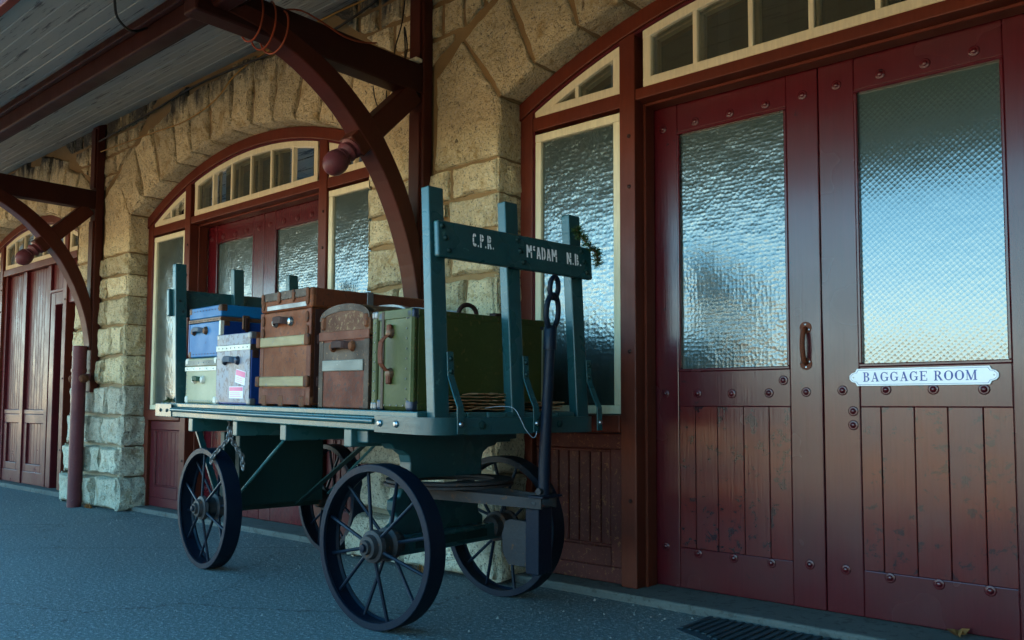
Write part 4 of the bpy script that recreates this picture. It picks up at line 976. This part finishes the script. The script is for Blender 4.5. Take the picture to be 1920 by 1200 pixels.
# tall brown trunk
x0,x1,y0,y1,z0,z1 = .693,1.262,F,.80,dz(.97)+.012,1.622
o = trunk('tall_brown_trunk', 'tallest brown canvas trunk with two pale wooden slats', x0,x1,y0,y1,z0-.012)
slab(o,'body','brown_canvas',x0,x1,y0,y1,z0,1.515,.006); slab(o,'lid','brown_canvas',x0-.002,x1+.002,y0-.002,y1,1.519,z1,.008)
slab(o,'dark_side_face','dark_leather',x1+.0005,x1+.003,y0+.02,y1,z0+.01,1.51,.0005); slab(o,'lid_side','brown_leather',x1+.0025,x1+.005,y0+.02,y1,1.53,z1-.006,.0005)  # shade on the body's right side put into a darker colour
for z in (1.350,1.132):
    s_ = slab(o,'wood_slat','slat_wood',x0+.012,x1-.03,y0-.016,y0-.0005,z-.027,z+.027,.005)
    slab(o,'side_slat','dark_leather',x1+.0035,x1+.016,y0+.03,y1-.02,z-.026,z+.026,.004)  # slat carried round the side, its shade put into the colour
    for xx in (x0+.004,x1-.022): P('slat_cap', MB().box(xx-.024,xx+.026,y0-.021,y0-.001,z-.03,z+.03), 'rust', s_, bevel=.009, seg=2)
slab(o,'lid_strip','steel_grey',x0+.08,x1-.05,y0-.006,y0-.0025,1.526,1.552,.003)
for xx in (x0,x1-.045): slab(o,'edge_binding','brown_leather',xx,xx+.045,y0-.0025,y0+.03,z0,1.515,.002)
slab(o,'top_binding','tin_grey',x0+.045,x1-.045,y0-.005,y0+.002,z1-.045,z1+.002,.002)
slab(o,'foot_binding','tin_red',x0+.045,x1-.045,y0-.004,y0+.002,z0,z0+.085,.002)
for xx in (x0+.01,x0+.2,x0+.36,x1-.055):
    P('lid_clasp', MB().prism([(xx+.02+.02*math.cos(R_(k))*(1 if k % 60 else .7), z1-.03+.036*math.sin(R_(k))) for k in range(0,360,30)],1,y0-.011,y0-.004), 'rust', o, bevel=.003, seg=1)
for xx in (x0+.015,x1-.06):
    for zz in (1.56,1.47,1.40): P('side_clasp', MB().prism([(xx+.02+.018*math.cos(R_(k)), zz+.03*math.sin(R_(k))) for k in range(0,360,30)],1,y0-.009,y0-.002), 'rust', o, bevel=.003, seg=1)
four_corners(o,x0,x1,y0,y1,z0,z1,.05,'rust')
for xx in (x0+.06,x0+.25,x1-.09): slab(o,'foot','rust',xx-.02,xx+.035,y0-.006,y0+.05,z0-.0115,z0+.05,.005)
strap_handle(o,.875,1.045,y0,1.455,'dark_leather','bolt_metal',bulge=.04,r=.017)
slab(o,'metal_strap','steel_grey',x1+.005,x1+.009,.36,.40,1.30,z1+.003,.002); slab(o,'metal_strap','steel_grey',x0+.02,x1+.009,.36,.40,z1+.0005,z1+.005,.002)
studs(o,[(x0+.05+k*.03,y0-.0055,z1-.042) for k in range(16)],'brass_old',.004)
# dome top trunk
x0,x1,y0,y1,z0 = 1.352,1.808,F,.80,dz(1.6)+.004
o = trunk('dome_top_trunk', 'brown tin trunk with a domed lid between brown and green trunks', x0,x1,y0,y1,z0-.003)
zl, zs, za = 1.335, 1.425, 1.502; xm = (x0+x1)/2; hw = (x1-x0)/2
def dome(inset=0, n=18): return [(xm+(hw-inset)*math.cos(R_(180*k/n)), zs-.0+(za-zs-inset)*math.sin(R_(180*k/n))**.8) for k in range(n+1)]
P('body', MB().box(x0,x1,y0,y1,z0,zl), 'tin_red', o, bevel=.005)
P('lid', MB().prism([(x1,zl+.004)]+dome()+[(x0,zl+.004)], 1, y0, y1), 'tin_brown', o, bevel=.004, seg=1)
P('front_sheet', MB().box(x0+.04,x1-.04,y0-.0025,y0-.0005,1.215,1.315), 'tin_grey', o)
D = dome(); Di = dome(.035); 
P('dome_binding', MB().strip(D, Di, 1, y0-.004, y0+.03), 'tin_grey', o)
slab(o,'lid_band','brown_leather',x0-.003,x1+.003,y0-.006,y0-.0006,zl-.01,zl+.034,.002)
for xx in (x0,x1-.04): slab(o,'edge_binding','tin_grey',xx-.001,xx+.041,y0-.004,y0+.03,z0,zl-.011,.002)
for xx in (x0+.012,x1-.05): slab(o,'lid_corner','rust',xx,xx+.045,y0-.010,y0+.03,zs-.05,zs+.025,.012)
slab(o,'wood_slat','slat_grey',x0+.042,x1-.042,y0-.010,y0-.003,1.172,1.226,.003)
strap_handle(o,1.49,1.665,y0-.002,1.292,'dark_leather','rust',bulge=.035,r=.016)
for yy in (.26,.42,.62):
    A = dome(-.003); B = dome(-.014)
    P('lid_slat', MB().strip(A[2:-2], B[2:-2], 1, yy, yy+.04), 'steel_grey', o, smooth=True)
slab(o,'dark_side_face','tin_grey',x1+.0005,x1+.003,y0+.03,y1,z0+.01,zl-.02,.0005)
# green wardrobe trunk
x0,x1,y0,y1,z0,z1 = 1.828,2.150,F,.845,dz(2.0)+.003,1.437
o = trunk('green_trunk', 'olive green wardrobe trunk behind the front stakes', x0,x1,y0,y1,z0-.002)
slab(o,'shell','green_canvas',x0,x0+.043,y0,y1,z0,z1,.006); slab(o,'body','green_canvas',x0+.046,x1,y0,y1,z0,z1,.016)
slab(o,'side_panel','green_dark',x1+.0005,x1+.003,y0+.03,y1-.03,z0+.03,z1-.03,.001)
for zz in (z0+.001,z1-.031): slab(o,'side_edge','green_dark',x1+.0006,x1+.005,y0+.028,y1,zz,zz+.03,.002)
slab(o,'top_binding','green_dark',x0+.05,x1-.004,y0-.003,y0+.01,z1-.042,z1+.0015,.003)
slab(o,'vertical_band','tin_grey',x0+.082,x0+.104,y0-.005,y0+.001,z0+.004,z1-.002,.002)
slab(o,'edge_binding','green_dark',x1-.028,x1+.004,y0-.004,y0+.028,z0+.03,z1-.03,.01)
four_corners(o,x0+.05,x1,y0,y1,z0,z1,.05,'steel_blue'); four_corners(o,x0,x0+.04,y0,y0+.1,z0,z1,.035,'steel_grey')
strap_handle(o,1.148,1.335,y0,x0+.155,'brown_leather','brass_old',vertical=True,bulge=.045,r=.015)
for zz in (1.13,1.352): slab(o,'handle_loop','brown_leather',x0+.14,x0+.172,y0-.02,y0-.001,zz-.03,zz+.02,.006)
studs(o,[(x1-.045,y0-.001,z0+.05+k*.045) for k in range(9)]+[(x0+.025,y0-.001,z0+.04+k*.045) for k in range(9)]+[(x0+.06+k*.05,y0-.001,z0+.02) for k in range(5)],'steel_grey')
studs(o,[(x1+.0055,y0+.05+k*.05,z) for k in range(16) for z in (z0+.016,z1-.016)]+[(x1+.0042,y0+.012,z0+.05+k*.045) for k in range(9)],'brass_old',.0045,(1,0,0))
lp = [(x1-.07,.40+.055*math.cos(R_(k)),z1+.004+.045*math.sin(R_(k))) for k in range(0,181,15)]
P('top_handle', MB().tube(lp, .011, 8), 'dark_leather', o, smooth=True); slab(o,'top_latch','dark_leather',x1-.10,x1-.05,.56,.66,z1+.001,z1+.022,.004)

# ------------------------------------------------------------------ small things on the cart
def cart_empty(nm, label, cat, base, group=None):
    o = bpy.data.objects.new(nm, None); col.objects.link(o); o.empty_display_size = .05
    o.matrix_world = CM @ Matrix.Translation(Vector(base)); o['_base'] = tuple(base); return tag(o, label, cat, group)
rr = random.Random(5)
zz = dz(2.25)+.004
for k in range(9):
    m = MB(); ya = [.10,.14,.12,.20,.10,.30,.62,.66,.60][k]; yb = ya+[.42,.34,.40,.26,.36,.18,.20,.16,.24][k]; z = zz+[.0,.012,.026,.042,.056,.070,.0,.016,.032][k]
    xa, xb = 2.172, 2.30; nx, ny = 4, 12; vs = []
    for t in (0, .005):
        for j in range(ny+1):
            for i in range(nx+1):
                y = ya+(yb-ya)*j/ny; x = xa+(xb-xa)*i/nx
                e = noise.noise(Vector((j*.9+k*7, i*.7, 1)))
                if i == nx: x += .018*noise.noise(Vector((j*1.3, k*3, 4)))
                if j in (0, ny): y += .03*noise.noise(Vector((i*2.1, k*5, j)))
                vs.append((x, y, z+t+.008*abs(e)+.012*abs(noise.noise(Vector((y*9+k, x*4, 8))))))
    w_ = nx+1; L = w_*(ny+1); fs = []
    for j in range(ny):
        for i in range(nx):
            a = j*w_+i; fs += [(a,a+1,a+w_+1,a+w_), (L+a,L+a+w_,L+a+w_+1,L+a+1)]
    edge = [i for i in range(nx+1)]+[j*w_+nx for j in range(1,ny+1)]+[ny*w_+i for i in range(nx-1,-1,-1)]+[j*w_ for j in range(ny-1,0,-1)]
    for i in range(len(edge)): a, b = edge[i], edge[(i+1)%len(edge)]; fs.append((a,b,b+L,a+L))
    o = P('bark_sheet', m.add(vs, fs), 'bark'); o.matrix_world = CM
    tag(o, {5: 'topmost ragged brown sheet of the pile between the two nearer front stakes', 0: 'lowest ragged brown sheet of the pile between the two nearer front stakes', 8: 'topmost ragged brown sheet of the pile left of the tow pole', 6: 'lowest ragged brown sheet of the pile left of the tow pole', 7: 'middle ragged brown sheet of the pile left of the tow pole'}.get(k, 'ragged brown sheet inside the pile between the two nearer front stakes'), 'bark sheet', 'ragged brown sheets on the deck')
o = P('loose_string', MB().tube(smoothline([(2.33,.30,zz+.012),(2.36,.36,zz+.02),(2.40,.41,zz+.012),(2.425,.43,dz(2.4)-.03),(2.43,.455,.90),(2.43,.50,.862),(2.43,.52,.87),(2.43,.525,.89)],5), .0015, 5), 'white_string'); o.matrix_world = CM
tag(o, 'thin pale string hanging over the front edge of the cart', 'string')
def sprig(nm, label, pts, n, size, seed):
    q = random.Random(seed); o = cart_empty(nm, label, 'sprig', pts[0])
    P('stem', MB().tube(pts, .003, 5), 'bark', o)
    m = MB(); line = smoothline(pts, 6)
    for k in range(n):
        p = Vector(q.choice(line)); d = Vector((q.uniform(-1,1),q.uniform(-1,1),q.uniform(-.6,1))).normalized()*q.uniform(.5,1)*size
        side = d.cross(Vector((q.random(),q.random(),q.random()))).normalized()*.0035
        for t in range(3):
            b = p+d*(t/3); e = b+d*.5+side*q.uniform(-3,3)
            m.add([b-side,b+side,e], [(0,1,2)])
    P('needles', m, 'sprig', o)
sprig('evergreen_sprig','evergreen sprig tied to the right front stake beside the lettered board',[(2.325,.905,1.885),(2.335,.925,1.855),(2.35,.955,1.815),(2.37,.99,1.785),(2.372,1.012,1.75),(2.366,1.018,1.715)],520,.036,3)
sprig('evergreen_sprig','small evergreen sprig at the rear corner of the deck',[(-.56,-.02,dz(-.56)+.004),(-.50,-.03,dz(-.5)+.02),(-.46,-.02,dz(-.46)+.012)],90,.03,4)

# ------------------------------------------------------------------ cables
def cable(nm, label, pts, r, mat, k=5):
    o = P(nm, MB().tube(smoothline(pts,k), r, 6), mat, smooth=True); return tag(o, label, 'cable')
cable('slack_cable','yellow cable strung across the stone arch over the middle doorway',[(-8.70,3.60,3.56),(-7.70,3.62,3.535),(-7.0,3.61,3.50),(-6.5,3.61,3.57),(-6.1,3.61,3.73),(-5.2,3.60,3.80),(-4.4,3.60,3.79)],.0055,'yellow_cable')
cable('slack_cable','black cable under the canopy along the wall top',[(-8.7,3.58,3.66),(-7.7,3.60,3.72),(-6.8,3.60,3.77),(-5.7,3.58,3.72),(-4.9,3.57,3.66),(-4.3,3.57,3.74),(-3.95,3.57,3.85)],.009,'black_cable')
pts = []
for k in range(3):
    for a in range(0,360,24):
        c, s_ = math.cos(R_(a+90)), math.sin(R_(a+90)); pts.append((-3.965+(.088+.012*k)*c, 2.36+.07*(k+a/360), 3.065+(.125+.012*(k%2))*s_-.01*k))
pts += [(-3.89,2.66,3.18),(-3.885,2.80,3.16),(-3.885,2.95,3.13),(-3.885,3.08,3.14),(-3.9,3.2,3.18)]
cable('coiled_cable','orange cable wound round the near bracket beam',pts,.0052,'orange_cable',3)
cable('hanging_wire','thin black wires dangling beside the near bracket post',[(-4.05,3.57,3.80),(-4.08,3.56,3.5),(-4.14,3.55,3.32),(-4.12,3.55,3.22),(-4.06,3.55,3.18),(-4.02,3.55,3.3),(-4.06,3.56,3.45),(-4.05,3.56,3.3),(-4.05,3.55,3.19)],.005,'black_cable')
cable('hanging_wire','short black wire loop below the near bracket beam',[(-4.05,3.30,2.985),(-4.06,3.33,2.90),(-4.05,3.37,2.82),(-4.05,3.40,2.86),(-4.05,3.41,2.985)],.004,'black_cable')
cable('canopy_cable','dark cable drooping from the ceiling boards beyond the roof beam',[(-4.2,1.78,3.02),(-4.35,1.86,3.00),(-4.5,2.0,3.02),(-4.6,2.13,3.11)],.007,'black_cable')
o = P('junction_block', MB().box(-4.04,-3.90,3.52,3.575,3.175,3.20), 'cream', bevel=.004); tag(o, 'small cream wiring block on the near bracket beam', 'wiring block')
# mat and dry leaves
MT = thing('door_mat', 'dark ribbed rubber mat on the asphalt before the right doors', 'door mat', (-1.6,3.55,0))
P('mat_base', MB().prism([(-2.0,3.40),(-1.97,3.70),(-1.05,3.70),(-1.05,3.22),(-1.60,3.22)], 2, .001, .008), 'rubber', MT)
for i in range(24):
    x = -1.99+.04*i; lo = 3.41 if x < -1.9 else max(3.23, 3.41-(x+1.9)*.6)
    P('mat_rib', MB().box(x, x+.022, lo, 3.695, .0085, .016), 'rubber', MT, bevel=.004, seg=1)
def dry_leaf(label, x, y, z, s, seed):
    q = random.Random(seed); m = MB(); n = 11
    ring_ = [(x+s*(1 if k%2 else .6)*math.cos(R_(k*360/n)), y+s*(1 if k%2 else .6)*math.sin(R_(k*360/n)), z+q.uniform(.1,.7)*s) for k in range(n)]
    m.add([(x,y,z+.004)]+ring_, [(0,1+k,1+(k+1)%n) for k in range(n)])
    tag(P('dry_leaf', m, 'leaf_dry'), label, 'leaf')
dry_leaf('curled tan leaf on the threshold below the right door', -.985, 3.97, .045, .05, 1)
for k in range(4): pass
def tuft(label, x, y, seed):
    q = random.Random(seed); m = MB()
    for k in range(70):
        a = q.uniform(0,6.28); r = q.uniform(0,.07); px0 = Vector((x+r*1.3*math.cos(a), y-.02-abs(r*math.sin(a))*.6, 0)); d = Vector((q.uniform(-.5,.5),q.uniform(-.7,.1),q.uniform(.3,1))).normalized()*q.uniform(.03,.075)
        s_ = Vector((q.uniform(-1,1),q.uniform(-1,1),0)).normalized()*.006
        m.add([px0-s_,px0+s_,px0+d], [(0,1,2)])
    tag(P('dry_tuft', m, 'leaf_dry'), label, 'dry grass')
tuft('rusty brown grass tuft at the foot of the near stone pier', -3.78, 3.55, 2)
tuft('rusty brown grass tuft at the foot of the far stone pier', -8.62, 3.60, 3)
q = random.Random(11); m = MB()
for k in range(1500):
    y = 3.72-abs(q.gauss(0,.5)) if k % 3 else q.uniform(.8,3.7); x = q.uniform(-10,-.6); r = q.uniform(.0018,.0055)*(1.6 if q.random() < .06 else 1)
    b_ = [(x+r*q.uniform(.6,1.2)*math.cos(a), y+r*q.uniform(.6,1.2)*math.sin(a), .0005) for a in (0,1.6,3.1,4.7)]
    m.add(b_+[(x+q.uniform(-.3,.3)*r,y,r*q.uniform(.8,1.5))], [(0,1,4),(1,2,4),(2,3,4),(3,0,4)])
tag(P('loose_grit', m, 'grit'), 'loose pale grit scattered over the asphalt platform', kind='stuff')
for o in bpy.data.objects:
    if '_base' in o.keys(): del o['_base']
